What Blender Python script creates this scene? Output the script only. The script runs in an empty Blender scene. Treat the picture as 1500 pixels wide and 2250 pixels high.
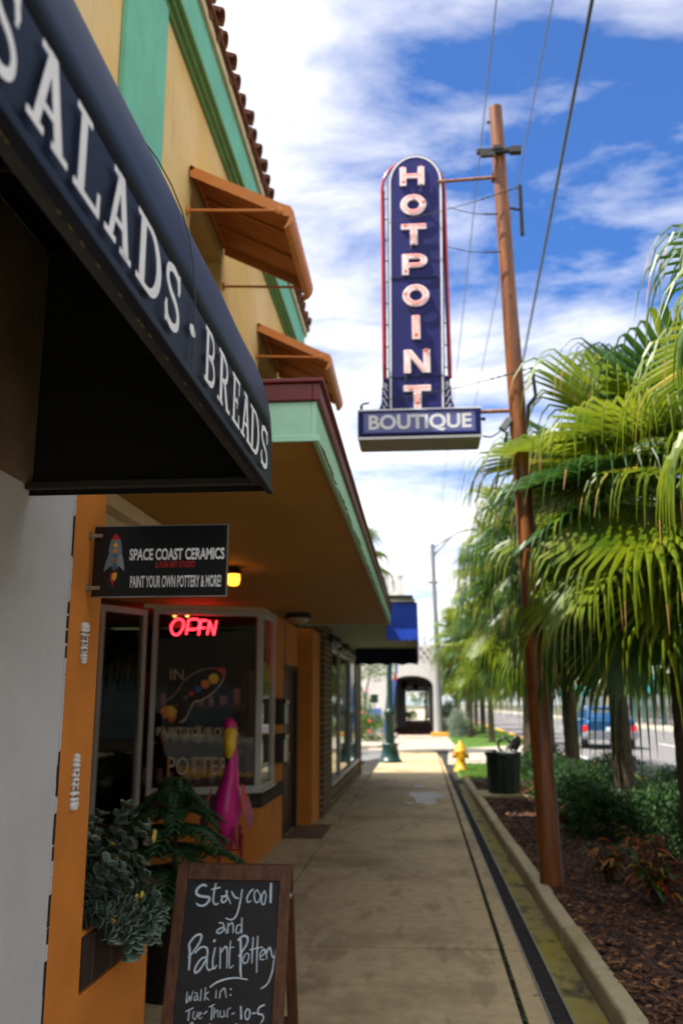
import bpy, bmesh, math, random
from mathutils import Vector, Matrix
random.seed(7)
R = math.radians
C = bpy.context.scene.collection
sc = bpy.context.scene

# ------------------------------------------------------------------ camera
FPX, CX, CY, EYE = 1950.0, 750.0, 1125.0, 1.6
PITCH = math.atan(420 / FPX); YAW = math.atan(175 * math.cos(PITCH) / FPX)
cam_d = bpy.data.cameras.new("camera"); cam = bpy.data.objects.new("camera", cam_d); C.objects.link(cam)
cam.location = (0, 0, EYE); cam.rotation_euler = (math.pi / 2 + PITCH, 0, YAW)
cam_d.sensor_fit = 'VERTICAL'; cam_d.sensor_height = 36; cam_d.sensor_width = 24; cam_d.lens = FPX / 2250 * 36
cam_d.clip_start = 0.05; cam_d.clip_end = 3000
cam_d.dof.use_dof = True; cam_d.dof.focus_distance = 2.4; cam_d.dof.aperture_fstop = 3.2
sc.camera = cam
# ------------------------------------------------------------------ sky, sun, exposure
SUN_EL, SUN_AZ = R(58), R(252)            # azimuth clockwise from +Y: the sun stands over the roofs on the left
sdir = Vector((math.sin(SUN_AZ) * math.cos(SUN_EL), math.cos(SUN_AZ) * math.cos(SUN_EL), math.sin(SUN_EL)))
w = bpy.data.worlds.new("World"); sc.world = w; w.use_nodes = True
wn, wl = w.node_tree.nodes, w.node_tree.links
wn.clear()
wout = wn.new('ShaderNodeOutputWorld'); bg = wn.new('ShaderNodeBackground')
sky = wn.new('ShaderNodeTexSky'); sky.sky_type = 'NISHITA'; sky.sun_disc = False
sky.sun_elevation = SUN_EL; sky.sun_rotation = SUN_AZ; sky.air_density = 1.0; sky.dust_density = 0.3; sky.ozone_density = 3.0
tc = wn.new('ShaderNodeTexCoord')
def wm(op, a, b=None):
    n = wn.new('ShaderNodeMath'); n.operation = op
    for i, v in enumerate((a, b)):
        if v is None: continue
        if isinstance(v, (int, float)): n.inputs[i].default_value = v
        else: wl.new(v, n.inputs[i])
    return n.outputs[0]
sep = wn.new('ShaderNodeSeparateXYZ'); wl.new(tc.outputs['Generated'], sep.inputs[0])
den = wm('ADD', wm('MAXIMUM', sep.outputs[2], 0.0), 0.22)
cmb = wn.new('ShaderNodeCombineXYZ'); wl.new(wm('DIVIDE', sep.outputs[0], den), cmb.inputs[0]); wl.new(wm('DIVIDE', sep.outputs[1], den), cmb.inputs[1])
mp = wn.new('ShaderNodeMapping'); mp.inputs['Rotation'].default_value = (0, 0, R(35)); mp.inputs['Scale'].default_value = (1.0, 1.8, 1)
mp.inputs['Location'].default_value = (0.3, 0.55, 0); wl.new(cmb.outputs[0], mp.inputs[0])
nz = wn.new('ShaderNodeTexNoise'); nz.inputs['Scale'].default_value = 2.1; nz.inputs['Detail'].default_value = 12; nz.inputs['Roughness'].default_value = 0.60
nz.inputs['Distortion'].default_value = 0.25; wl.new(mp.outputs[0], nz.inputs[0])
# the clearest blue stands high on the right of the street, everywhere else is mostly cloud
dt = wn.new('ShaderNodeVectorMath'); dt.operation = 'DOT_PRODUCT'; wl.new(tc.outputs['Generated'], dt.inputs[0]); dt.inputs[1].default_value = (0.30, 0.74, 0.60)
bias = wm('SUBTRACT', 0.122, wm('MULTIPLY', wm('MAXIMUM', wm('SUBTRACT', dt.outputs['Value'], 0.84), 0.0), 1.5))
cov = wm('ADD', nz.outputs[0], bias)
cr = wn.new('ShaderNodeValToRGB'); cr.color_ramp.elements[0].position = 0.36; cr.color_ramp.elements[1].position = 0.74
cr.color_ramp.elements[0].color = (0.03, 0.03, 0.03, 1); cr.color_ramp.elements[1].color = (1, 1, 1, 1); wl.new(cov, cr.inputs[0])
SKY_K = 0.11
mul = wn.new('ShaderNodeMixRGB'); mul.blend_type = 'MULTIPLY'; mul.inputs[0].default_value = 1; wl.new(sky.outputs[0], mul.inputs[1]); mul.inputs[2].default_value = (0.060, 0.225, 0.42, 1)
mx = wn.new('ShaderNodeMixRGB'); wl.new(cr.outputs[0], mx.inputs[0]); wl.new(mul.outputs[0], mx.inputs[1]); mx.inputs[2].default_value = (3.7, 3.55, 3.32, 1)
wl.new(mx.outputs[0], bg.inputs[0]); bg.inputs[1].default_value = SKY_K; wl.new(bg.outputs[0], wout.inputs[0])
sun_d = bpy.data.lights.new("sun", 'SUN'); sun = bpy.data.objects.new("sun", sun_d); C.objects.link(sun)
sun_d.energy = 2.25; sun_d.angle = R(0.6); sun_d.color = (1, 0.94, 0.84)
sun.rotation_euler = sdir.to_track_quat('Z', 'Y').to_euler()
sc.view_settings.view_transform = 'Standard'; sc.view_settings.look = 'None'; sc.view_settings.gamma = 1
sc.view_settings.exposure = 2.15
try: sc.cycles.max_bounces = 8; sc.cycles.diffuse_bounces = 1; sc.cycles.transparent_max_bounces = 12
except Exception: pass

# ------------------------------------------------------------------ pixel rays (only used to measure where things stand)
_s, _c = math.sin, math.cos
RX = Vector((_c(YAW), _s(YAW), 0)); FX = Vector((-_s(YAW) * _c(PITCH), _c(YAW) * _c(PITCH), _s(PITCH))); UX = Vector((_s(YAW) * _s(PITCH), -_c(YAW) * _s(PITCH), _c(PITCH)))
EYEV = Vector((0, 0, EYE))
def at(px, py, x=None, y=None, z=None, pl=None):
    r = FX + RX * ((px - CX) / FPX) - UX * ((py - CY) / FPX)
    if x is not None: t = x / r.x
    elif y is not None: t = y / r.y
    elif z is not None: t = (z - EYE) / r.z
    else: t = (pl[0] - EYEV).dot(pl[1]) / r.dot(pl[1])
    return EYEV + r * t

# ------------------------------------------------------------------ materials
def mat(name, col, rough=0.6, var=0.12, scale=6.0, bump=0.0, bscale=80.0, metal=0.0, spec=0.5, col2=None, detail=5, trans=0.0, lo=0.35, hi=0.65, stretch=None, emis=None, es=0):
    m = bpy.data.materials.new(name); m.use_nodes = True
    n, l = m.node_tree.nodes, m.node_tree.links
    b = n['Principled BSDF']; b.inputs['Roughness'].default_value = rough; b.inputs['Metallic'].default_value = metal
    b.inputs['Specular IOR Level'].default_value = spec
    c1 = col2 if col2 else tuple(min(1, v * (1 + var)) for v in col); c0 = col if col2 else tuple(v * (1 - var) for v in col)
    tcn = n.new('ShaderNodeTexCoord'); src = tcn.outputs['Object']
    if stretch:
        mpn = n.new('ShaderNodeMapping'); mpn.inputs['Scale'].default_value = stretch; l.new(src, mpn.inputs[0]); src = mpn.outputs[0]
    nn = n.new('ShaderNodeTexNoise'); nn.inputs['Scale'].default_value = scale; nn.inputs['Detail'].default_value = detail; nn.inputs['Roughness'].default_value = 0.6; l.new(src, nn.inputs[0])
    rp = n.new('ShaderNodeValToRGB'); rp.color_ramp.elements[0].position = lo; rp.color_ramp.elements[1].position = hi
    rp.color_ramp.elements[0].color = (*c0, 1); rp.color_ramp.elements[1].color = (*c1, 1); l.new(nn.outputs[0], rp.inputs[0]); l.new(rp.outputs[0], b.inputs['Base Color'])
    if bump:
        bn = n.new('ShaderNodeTexNoise'); bn.inputs['Scale'].default_value = bscale; bn.inputs['Detail'].default_value = 4; l.new(src, bn.inputs[0])
        bp = n.new('ShaderNodeBump'); bp.inputs['Strength'].default_value = bump; bp.inputs['Distance'].default_value = 0.01; l.new(bn.outputs[0], bp.inputs['Height']); l.new(bp.outputs[0], b.inputs['Normal'])
    if emis:
        b.inputs['Emission Color'].default_value = (*emis, 1); b.inputs['Emission Strength'].default_value = es
    if trans:
        t = n.new('ShaderNodeBsdfTranslucent'); gm = n.new('ShaderNodeGamma'); gm.inputs[1].default_value = 0.80; l.new(rp.outputs[0], gm.inputs[0]); l.new(gm.outputs[0], t.inputs[0]); ms = n.new('ShaderNodeMixShader'); ms.inputs[0].default_value = trans
        l.new(b.outputs[0], ms.inputs[1]); l.new(t.outputs[0], ms.inputs[2]); l.new(ms.outputs[0], n['Material Output'].inputs[0])
    return m
def stain(m, col, scale, lo, hi, amount=1.0, stretch=None, sd=0):
    """lay a second noise mask of another colour (dirt, moss, wear) over a material"""
    n, l = m.node_tree.nodes, m.node_tree.links; b = n['Principled BSDF']
    old = b.inputs['Base Color'].links[0].from_socket
    tcn = n.new('ShaderNodeTexCoord'); mpn = n.new('ShaderNodeMapping'); mpn.inputs['Location'].default_value = (sd, sd * 1.7, sd * .3); l.new(tcn.outputs['Object'], mpn.inputs[0])
    if stretch: mpn.inputs['Scale'].default_value = stretch
    nn = n.new('ShaderNodeTexNoise'); nn.inputs['Scale'].default_value = scale; nn.inputs['Detail'].default_value = 6; nn.inputs['Roughness'].default_value = 0.65; l.new(mpn.outputs[0], nn.inputs[0])
    mr = n.new('ShaderNodeMapRange'); mr.inputs[1].default_value = lo; mr.inputs[2].default_value = hi; mr.inputs[4].default_value = amount; l.new(nn.outputs[0], mr.inputs[0])
    mxn = n.new('ShaderNodeMixRGB'); l.new(mr.outputs[0], mxn.inputs[0]); l.new(old, mxn.inputs[1]); mxn.inputs[2].default_value = (*col, 1); l.new(mxn.outputs[0], b.inputs['Base Color'])
    return m
def glass(name, tint=(0.9, 0.95, 0.93), base=0.07, k=0.6):
    m = bpy.data.materials.new(name); m.use_nodes = True; n, l = m.node_tree.nodes, m.node_tree.links; n.remove(n['Principled BSDF'])
    tr = n.new('ShaderNodeBsdfTransparent'); tr.inputs[0].default_value = (*tint, 1); g = n.new('ShaderNodeBsdfGlossy'); g.inputs['Roughness'].default_value = 0.01
    lw = n.new('ShaderNodeLayerWeight'); lw.inputs[0].default_value = 0.5
    p = n.new('ShaderNodeMath'); p.operation = 'POWER'; l.new(lw.outputs['Facing'], p.inputs[0]); p.inputs[1].default_value = 4
    a = n.new('ShaderNodeMath'); a.operation = 'MULTIPLY_ADD'; l.new(p.outputs[0], a.inputs[0]); a.inputs[1].default_value = k; a.inputs[2].default_value = base
    ms = n.new('ShaderNodeMixShader'); l.new(a.outputs[0], ms.inputs[0]); l.new(tr.outputs[0], ms.inputs[1]); l.new(g.outputs[0], ms.inputs[2]); l.new(ms.outputs[0], n['Material Output'].inputs[0])
    return m
def brickmat(name, c1, c2, mortar, scale=1.0, bw=0.22, bh=0.075, ms=0.012, off=0.5):
    m = bpy.data.materials.new(name); m.use_nodes = True; n, l = m.node_tree.nodes, m.node_tree.links; b = n['Principled BSDF']; b.inputs['Roughness'].default_value = 0.85
    tcn = n.new('ShaderNodeTexCoord'); sp = n.new('ShaderNodeSeparateXYZ'); l.new(tcn.outputs['Object'], sp.inputs[0]); cb = n.new('ShaderNodeCombineXYZ')
    ad = n.new('ShaderNodeMath'); l.new(sp.outputs[0], ad.inputs[0]); l.new(sp.outputs[1], ad.inputs[1]); l.new(ad.outputs[0], cb.inputs[0]); l.new(sp.outputs[2], cb.inputs[1])
    br = n.new('ShaderNodeTexBrick'); br.offset = off; l.new(cb.outputs[0], br.inputs[0]); br.inputs['Color1'].default_value = (*c1, 1); br.inputs['Color2'].default_value = (*c2, 1); br.inputs['Mortar'].default_value = (*mortar, 1)
    br.inputs['Scale'].default_value = scale; br.inputs['Brick Width'].default_value = bw; br.inputs['Row Height'].default_value = bh; br.inputs['Mortar Size'].default_value = ms
    l.new(br.outputs[0], b.inputs['Base Color']); bp = n.new('ShaderNodeBump'); bp.invert = True; bp.inputs['Strength'].default_value = 0.6; bp.inputs['Distance'].default_value = 0.02; l.new(br.outputs['Fac'], bp.inputs['Height']); l.new(bp.outputs[0], b.inputs['Normal'])
    return m

M = {}
M['stucco_white'] = stain(mat('stucco_white', (0.60, 0.62, 0.65), 0.9, 0.06, 3, 0.55, 170), (0.30, 0.24, 0.17), 1.3, 0.62, 0.74, 0.35)
M['shadebrown'] = mat('painted_shade_stucco', (0.20, 0.14, 0.085), 0.9, 0.2, 6, 0.7, 120)  # brown that puts the awning's shade on the wall into the colour
M['yellow'] = stain(stain(mat('yellow_stucco', (0.88, 0.56, 0.16), 0.85, 0.06, 2, 0.35, 160), (0.92, 0.74, 0.43), 0.8, 0.42, 0.68, 0.75), (0.42, 0.26, 0.10), 2.0, 0.56, 0.74, 0.4, (3, 3, .35), 6)
M['cream'] = mat('cream_trim', (0.78, 0.62, 0.36), 0.7, 0.08, 4)
M['orange'] = stain(mat('orange_stucco', (0.66, 0.225, 0.028), 0.75, 0.08, 4, 0.3, 180), (0.33, 0.10, 0.015), 2.2, 0.6, 0.78, 0.5)
M['mint'] = mat('mint_paint', (0.44, 0.80, 0.56), 0.55, 0.07, 5, 0.12, 60)
M['teal'] = stain(mat('teal_stucco', (0.18, 0.58, 0.39), 0.75, 0.08, 4, 0.25, 140), (0.08, 0.30, 0.21), 1.8, 0.5, 0.8, 0.5, (1, 1, .3))
M['olive'] = mat('green_moulding', (0.16, 0.36, 0.14), 0.7, 0.1, 6)
M['red'] = mat('maroon_metal', (0.17, 0.020, 0.020), 0.45, 0.15, 9)
M['soffit'] = stain(mat('soffit_paint', (0.46, 0.235, 0.032), 0.7, 0.08, 2.5, 0.2, 120), (0.30, 0.14, 0.02), 0.9, 0.5, 0.75, 0.6)
M['tile'] = mat('clay_tile', (0.13, 0.036, 0.018), 0.85, 0.4, 12, 0.3, 60, col2=(0.26, 0.095, 0.045))
M['awn_orange'] = stain(mat('orange_metal', (0.74, 0.25, 0.055), 0.45, 0.06, 5), (0.40, 0.11, 0.02), 3, 0.62, 0.8, 0.4)
M['navy'] = stain(mat('navy_canvas', (0.0042, 0.0080, 0.0200), 0.46, 0.15, 3, 0.10, 400, spec=0.2), (0.020, 0.026, 0.042), 5, 0.5, 0.75, 0.5, (3, .3, 1))
M['navy_in'] = mat('canvas_underside', (0.006, 0.006, 0.007), 0.9, 0.2, 5)
M['letter'] = mat('pale_lettering', (0.88, 0.90, 0.90), 0.6, 0.05, 20)
M['black'] = mat('black_paint', (0.008, 0.008, 0.009), 0.35, 0.2, 8)
M['signblack'] = mat('sign_black', (0.006, 0.007, 0.009), 0.3, 0.2, 5)
M['white'] = mat('white_paint', (0.78, 0.78, 0.77), 0.5, 0.05, 8)
M['frame'] = stain(mat('white_frame', (0.56, 0.56, 0.53), 0.4, 0.06, 6), (0.35, 0.30, 0.22), 7, 0.6, 0.75, 0.5)
M['tileband'] = brickmat('dark_tile', (0.040, 0.022, 0.013), (0.022, 0.018, 0.016), (0.09, 0.06, 0.035), 1, 0.20, 0.30, 0.008, 0)
M['steel'] = mat('steel', (0.45, 0.42, 0.38), 0.35, 0.15, 15, metal=0.9)
M['rustmetal'] = mat('rust_metal', (0.20, 0.075, 0.03), 0.7, 0.3, 20, col2=(0.42, 0.20, 0.09))
M['darkmetal'] = mat('dark_metal', (0.03, 0.026, 0.022), 0.55, 0.3, 14)
M['pole'] = stain(mat('brown_pole', (0.115, 0.034, 0.008), 0.38, 0.20, 3, 0.2, 30, col2=(0.27, 0.085, 0.014), stretch=(5, 5, .6)), (0.05, 0.017, 0.008), 2.6, 0.50, 0.70, 0.8, (5, 5, .6))
M['signblue'] = mat('sign_blue', (0.007, 0.009, 0.125), 0.5, 0.12, 3, spec=0.3)
M['signwhite'] = mat('sign_white', (0.80, 0.80, 0.83), 0.4, 0.05, 5)
M['panelblue'] = mat('sign_panel', (0.10, 0.12, 0.36), 0.25, 0.08, 3)
M['signgrey'] = mat('sign_underside', (0.40, 0.42, 0.38), 0.6, 0.12, 6)
M['neonred'] = mat('neon_tube_red', (0.85, 0.30, 0.25), 0.3, 0.05, 5, emis=(1, 0.16, 0.12), es=0.30)
M['tubered'] = mat('red_tube', (0.50, 0.012, 0.020), 0.22, 0.1, 5)
M['orangebulb'] = mat('orange_cap', (0.75, 0.10, 0.02), 0.4, 0.1, 8)
M['neonopen'] = mat('neon_open', (0.9, 0.02, 0.02), 0.3, 0.02, 5, emis=(1, 0.012, 0.02), es=5.0)
M['warmglow'] = mat('lamp_glow', (1, 0.6, 0.1), 0.3, 0.02, 5, emis=(1, 0.26, 0.015), es=1.7)
M['dimglow'] = mat('dim_bulb', (1, 0.7, 0.3), 0.3, 0.02, 5, emis=(1, 0.5, 0.12), es=1.2)
M['opal'] = mat('opal_glass', (0.40, 0.36, 0.26), 0.3, 0.1, 5)
M['glass'] = glass('window_glass', (0.80, 0.86, 0.84), 0.018, 0.6)
M['glass_d'] = glass('door_glass', (0.25, 0.30, 0.29), 0.16, 0.7)
M['pink'] = mat('magenta_enamel', (0.62, 0.012, 0.23), 0.33, 0.12, 14, 0.25, 90)
M['pink2'] = mat('dark_pink_enamel', (0.34, 0.02, 0.09), 0.4, 0.2, 12, 0.4, 40)
M['salmon'] = mat('salmon_enamel', (0.62, 0.10, 0.10), 0.4, 0.1, 12)
M['beak'] = mat('yellow_enamel', (0.80, 0.52, 0.02), 0.3, 0.06, 10)
M['redleg'] = mat('red_enamel', (0.32, 0.018, 0.012), 0.4, 0.1, 10)
M['slate'] = stain(mat('slate_board', (0.012, 0.013, 0.015), 0.6, 0.2, 6), (0.035, 0.037, 0.042), 4, 0.5, 0.75, 0.6)
M['wood'] = mat('board_wood', (0.065, 0.024, 0.009), 0.6, 0.3, 8, 0.25, 40, col2=(0.15, 0.060, 0.022), stretch=(6, 6, .8))
M['chalk'] = mat('chalk', (0.52, 0.68, 0.82), 0.95, 0.15, 60, col2=(0.74, 0.84, 0.90))
M['needle'] = mat('dark_needles', (0.010, 0.045, 0.012), 0.5, 0.3, 10, trans=0.15, col2=(0.022, 0.085, 0.018))
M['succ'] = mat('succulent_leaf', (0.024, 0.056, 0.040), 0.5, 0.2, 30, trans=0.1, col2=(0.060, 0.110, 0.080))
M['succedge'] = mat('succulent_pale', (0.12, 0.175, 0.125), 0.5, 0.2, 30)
M['yleaf'] = mat('yellow_leaf', (0.62, 0.48, 0.08), 0.5, 0.15, 20, trans=0.2)
M['soil'] = mat('soil', (0.03, 0.02, 0.012), 0.95, 0.3, 30, 0.6, 50)
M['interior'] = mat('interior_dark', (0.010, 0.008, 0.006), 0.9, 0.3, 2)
M['shelf'] = mat('shelf_wood', (0.08, 0.05, 0.03), 0.7, 0.2, 6)
M['ceramic'] = mat('bisque_ware', (0.40, 0.385, 0.35), 0.6, 0.08, 12)
M['door'] = mat('dark_door', (0.028, 0.010, 0.007), 0.45, 0.25, 5)
M['concrete'] = stain(stain(mat('sidewalk_concrete', (0.43, 0.325, 0.175), 0.8, 0.2, 9, 0.35, 90, col2=(0.53, 0.415, 0.235)), (0.20, 0.135, 0.06), 0.7, 0.49, 0.68, 0.7), (0.52, 0.42, 0.27), 22, 0.58, 0.70, 0.6)
stain(M['concrete'], (0.10, 0.075, 0.045), 9, 0.66, 0.71, 0.7, None, 9)
stain(M['concrete'], (0.20, 0.15, 0.08), 2.2, 0.55, 0.62, 0.45, (1.5, .5, 1), 5)
M['gutter'] = stain(stain(mat('mossy_gutter', (0.235, 0.190, 0.065), 0.8, 0.2, 6, 0.3, 90, col2=(0.32, 0.26, 0.09)), (0.30, 0.255, 0.012), 1.7, 0.42, 0.62, 0.85, (3, .5, 1)), (0.030, 0.026, 0.012), 3.2, 0.50, 0.66, 0.9, (2, 1, 1), 4)
M['kerb'] = stain(stain(mat('kerb_concrete', (0.40, 0.335, 0.195), 0.85, 0.12, 8, 0.4, 110, col2=(0.48, 0.41, 0.25)), (0.21, 0.185, 0.045), 1.5, 0.48, 0.7, 0.7, (3, .6, 1)), (0.10, 0.085, 0.045), 6, 0.6, 0.75, 0.5, None, 3)
M['joint'] = mat('joint_dirt', (0.014, 0.012, 0.008), 0.95, 0.3, 20)
M['moss'] = mat('moss', (0.055, 0.085, 0.015), 0.95, 0.4, 30)
M['grate'] = mat('drain_iron', (0.040, 0.036, 0.034), 0.75, 0.3, 20, spec=0.15)
M['rail'] = mat('drain_rail', (0.30, 0.28, 0.25), 0.45, 0.2, 14, metal=0.5)
M['mulch'] = mat('mulch_bed', (0.030, 0.013, 0.008), 0.95, 0.4, 22, 0.9, 45, col2=(0.085, 0.036, 0.020))
M['chipA'] = mat('bark_chip', (0.075, 0.030, 0.015), 0.9, 0.3, 30, col2=(0.17, 0.070, 0.026))
M['chipB'] = mat('bark_chip_dark', (0.030, 0.014, 0.009), 0.9, 0.3, 30)
M['chipC'] = mat('bark_chip_pale', (0.32, 0.15, 0.06), 0.9, 0.2, 30)
M['wet'] = mat('wet_concrete', (0.26, 0.195, 0.11), 0.40, 0.2, 8, 0.25, 25, spec=0.16)
M['asphalt'] = stain(mat('asphalt', (0.155, 0.150, 0.150), 0.85, 0.1, 3, 0.3, 120), (0.085, 0.082, 0.085), 0.35, 0.5, 0.7, 0.6, (3, .25, 1))
M['line'] = mat('road_paint', (0.7, 0.7, 0.68), 0.7, 0.1, 12)
M['kerbyellow'] = stain(mat('yellow_kerb', (0.72, 0.36, 0.025), 0.7, 0.12, 8), (0.35, 0.25, 0.10), 8, 0.55, 0.7, 0.6)
M['drive'] = stain(mat('pale_concrete', (0.40, 0.35, 0.28), 0.85, 0.08, 4, 0.2, 80), (0.24, 0.20, 0.15), 0.8, 0.5, 0.75, 0.6)
M['earth'] = mat('ground_earth', (0.10, 0.10, 0.055), 0.95, 0.25, 0.8)
M['lawn'] = mat('lawn_soil', (0.075, 0.155, 0.018), 0.95, 0.3, 6)
M['blade'] = mat('grass_blade', (0.085, 0.20, 0.018), 0.7, 0.25, 5, trans=0.3, col2=(0.15, 0.28, 0.03))
M['palmA'] = mat('palm_leaf', (0.011, 0.050, 0.006), 0.42, 0.3, 4, trans=0.32, col2=(0.042, 0.120, 0.010))
M['palmB'] = mat('palm_leaf_light', (0.075, 0.150, 0.005), 0.40, 0.2, 4, trans=0.40, col2=(0.235, 0.285, 0.008))
M['palmY'] = mat('palm_leaf_yellow', (0.40, 0.34, 0.03), 0.4, 0.2, 5, trans=0.4)
M['straw'] = mat('dry_tip', (0.30, 0.16, 0.05), 0.7, 0.25, 9)
M['trunk'] = mat('palm_trunk', (0.060, 0.042, 0.026), 0.9, 0.3, 10, 0.9, 24, col2=(0.135, 0.100, 0.066), stretch=(1, 1, 4))
M['shrubA'] = mat('shrub_leaf', (0.013, 0.055, 0.009), 0.55, 0.3, 6, trans=0.25, col2=(0.042, 0.130, 0.016))
M['shrubB'] = mat('shrub_leaf_dark', (0.010, 0.036, 0.009), 0.5, 0.3, 6, trans=0.15)
M['crotR'] = mat('croton_red', (0.26, 0.022, 0.018), 0.35, 0.3, 9, trans=0.2)
M['crotY'] = mat('croton_yellow', (0.45, 0.26, 0.025), 0.35, 0.25, 9, trans=0.25)
M['crotG'] = mat('croton_green', (0.035, 0.085, 0.018), 0.35, 0.3, 9, trans=0.2)
M['crotO'] = mat('croton_orange', (0.36, 0.10, 0.025), 0.35, 0.3, 9, trans=0.2)
M['bark'] = mat('stem_bark', (0.06, 0.04, 0.025), 0.9, 0.3, 14)
M['binGreen'] = mat('bin_green', (0.006, 0.026, 0.020), 0.35, 0.15, 6)
M['lampTeal'] = mat('lamp_post_green', (0.003, 0.034, 0.031), 0.35, 0.12, 6)
M['yellowpaint'] = stain(mat('hydrant_yellow', (0.80, 0.40, 0.012), 0.45, 0.08, 8), (0.40, 0.18, 0.01), 9, 0.6, 0.75, 0.5)
M['stoneA'] = brickmat('stacked_stone', (0.34, 0.22, 0.10), (0.17, 0.11, 0.06), (0.055, 0.045, 0.03), 1, 0.15, 0.085, 0.016)
M['stoneB'] = brickmat('flagstone_base', (0.36, 0.235, 0.085), (0.20, 0.12, 0.05), (0.05, 0.04, 0.025), 1, 0.24, 0.13, 0.02)
M['sagefascia'] = mat('sage_paint', (0.36, 0.40, 0.24), 0.8, 0.1, 3)
M['bluecanvas'] = mat('blue_canvas', (0.012, 0.085, 0.72), 0.55, 0.12, 4)
M['bluedark'] = mat('dark_blue_canvas', (0.004, 0.010, 0.05), 0.7, 0.2, 4)
M['offwhite'] = mat('white_stucco', (0.66, 0.64, 0.62), 0.9, 0.06, 1.5, 0.3, 60)
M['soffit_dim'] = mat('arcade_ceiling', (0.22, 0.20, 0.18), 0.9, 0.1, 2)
M['brickfloor'] = brickmat('brick_paving', (0.20, 0.055, 0.04), (0.14, 0.04, 0.032), (0.10, 0.07, 0.06))
M['brickfloor2'] = mat('brick_floor', (0.17, 0.048, 0.036), 0.7, 0.3, 8)
M['flagblue'] = mat('banner_blue', (0.08, 0.19, 0.62), 0.7, 0.1, 4, trans=0.2)
M['flagred'] = mat('banner_red', (0.62, 0.03, 0.04), 0.7, 0.1, 4, trans=0.2)
M['galv'] = mat('galvanised', (0.20, 0.21, 0.23), 0.5, 0.1, 6, metal=0.3)
M['silverbush'] = mat('silver_leaf', (0.20, 0.26, 0.18), 0.6, 0.2, 8, trans=0.1)
M['flower'] = mat('red_flower', (0.70, 0.05, 0.04), 0.5, 0.1, 8)
M['carblue'] = mat('car_blue', (0.010, 0.075, 0.20), 0.22, 0.05, 3, metal=0.35)
M['carsilver'] = mat('bumper_silver', (0.20, 0.21, 0.24), 0.4, 0.08, 5, metal=0.2)
M['tyre'] = mat('tyre_rubber', (0.012, 0.012, 0.013), 0.8, 0.2, 10)
M['taillight'] = mat('tail_light', (0.60, 0.010, 0.012), 0.25, 0.1, 5, emis=(1, 0.02, 0.02), es=0.08)
M['carglass'] = mat('car_glass', (0.05, 0.07, 0.075), 0.08, 0.1, 5, spec=0.9)
M['tealcloth'] = mat('teal_awning', (0.02, 0.30, 0.30), 0.7, 0.1, 3)
M['mat'] = mat('doormat', (0.10, 0.030, 0.018), 0.95, 0.4, 18, 0.6, 60, col2=(0.22, 0.13, 0.06))
M['rk_grey'] = mat('rocket_grey', (0.21, 0.25, 0.29), 0.5, 0.12, 20)
M['rk_grey2'] = mat('rocket_grey_light', (0.33, 0.39, 0.43), 0.5, 0.1, 20)
M['rk_dark'] = mat('rocket_dark', (0.085, 0.10, 0.12), 0.5, 0.1, 20)
M['p_red'] = mat('paint_red', (0.62, 0.030, 0.022), 0.5, 0.1, 20)
M['p_yel'] = mat('paint_yellow', (0.85, 0.55, 0.04), 0.5, 0.08, 20)
M['p_org'] = mat('paint_orange', (0.80, 0.26, 0.02), 0.5, 0.08, 20)
M['p_blu'] = mat('paint_blue', (0.03, 0.13, 0.48), 0.5, 0.08, 20)
M['p_grn'] = mat('paint_green', (0.04, 0.24, 0.10), 0.5, 0.08, 20)
M['p_sal'] = mat('paint_salmon', (0.45, 0.10, 0.09), 0.5, 0.08, 20)
M['w_dim'] = mat('window_paint_faded', (0.62, 0.56, 0.42), 0.8, 0.3, 20)
M['w_orange'] = mat('window_paint_orange', (0.62, 0.27, 0.045), 0.8, 0.25, 20)
M['w_rocket'] = mat('window_paint_grey', (0.045, 0.045, 0.05), 0.8, 0.3, 20)

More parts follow.
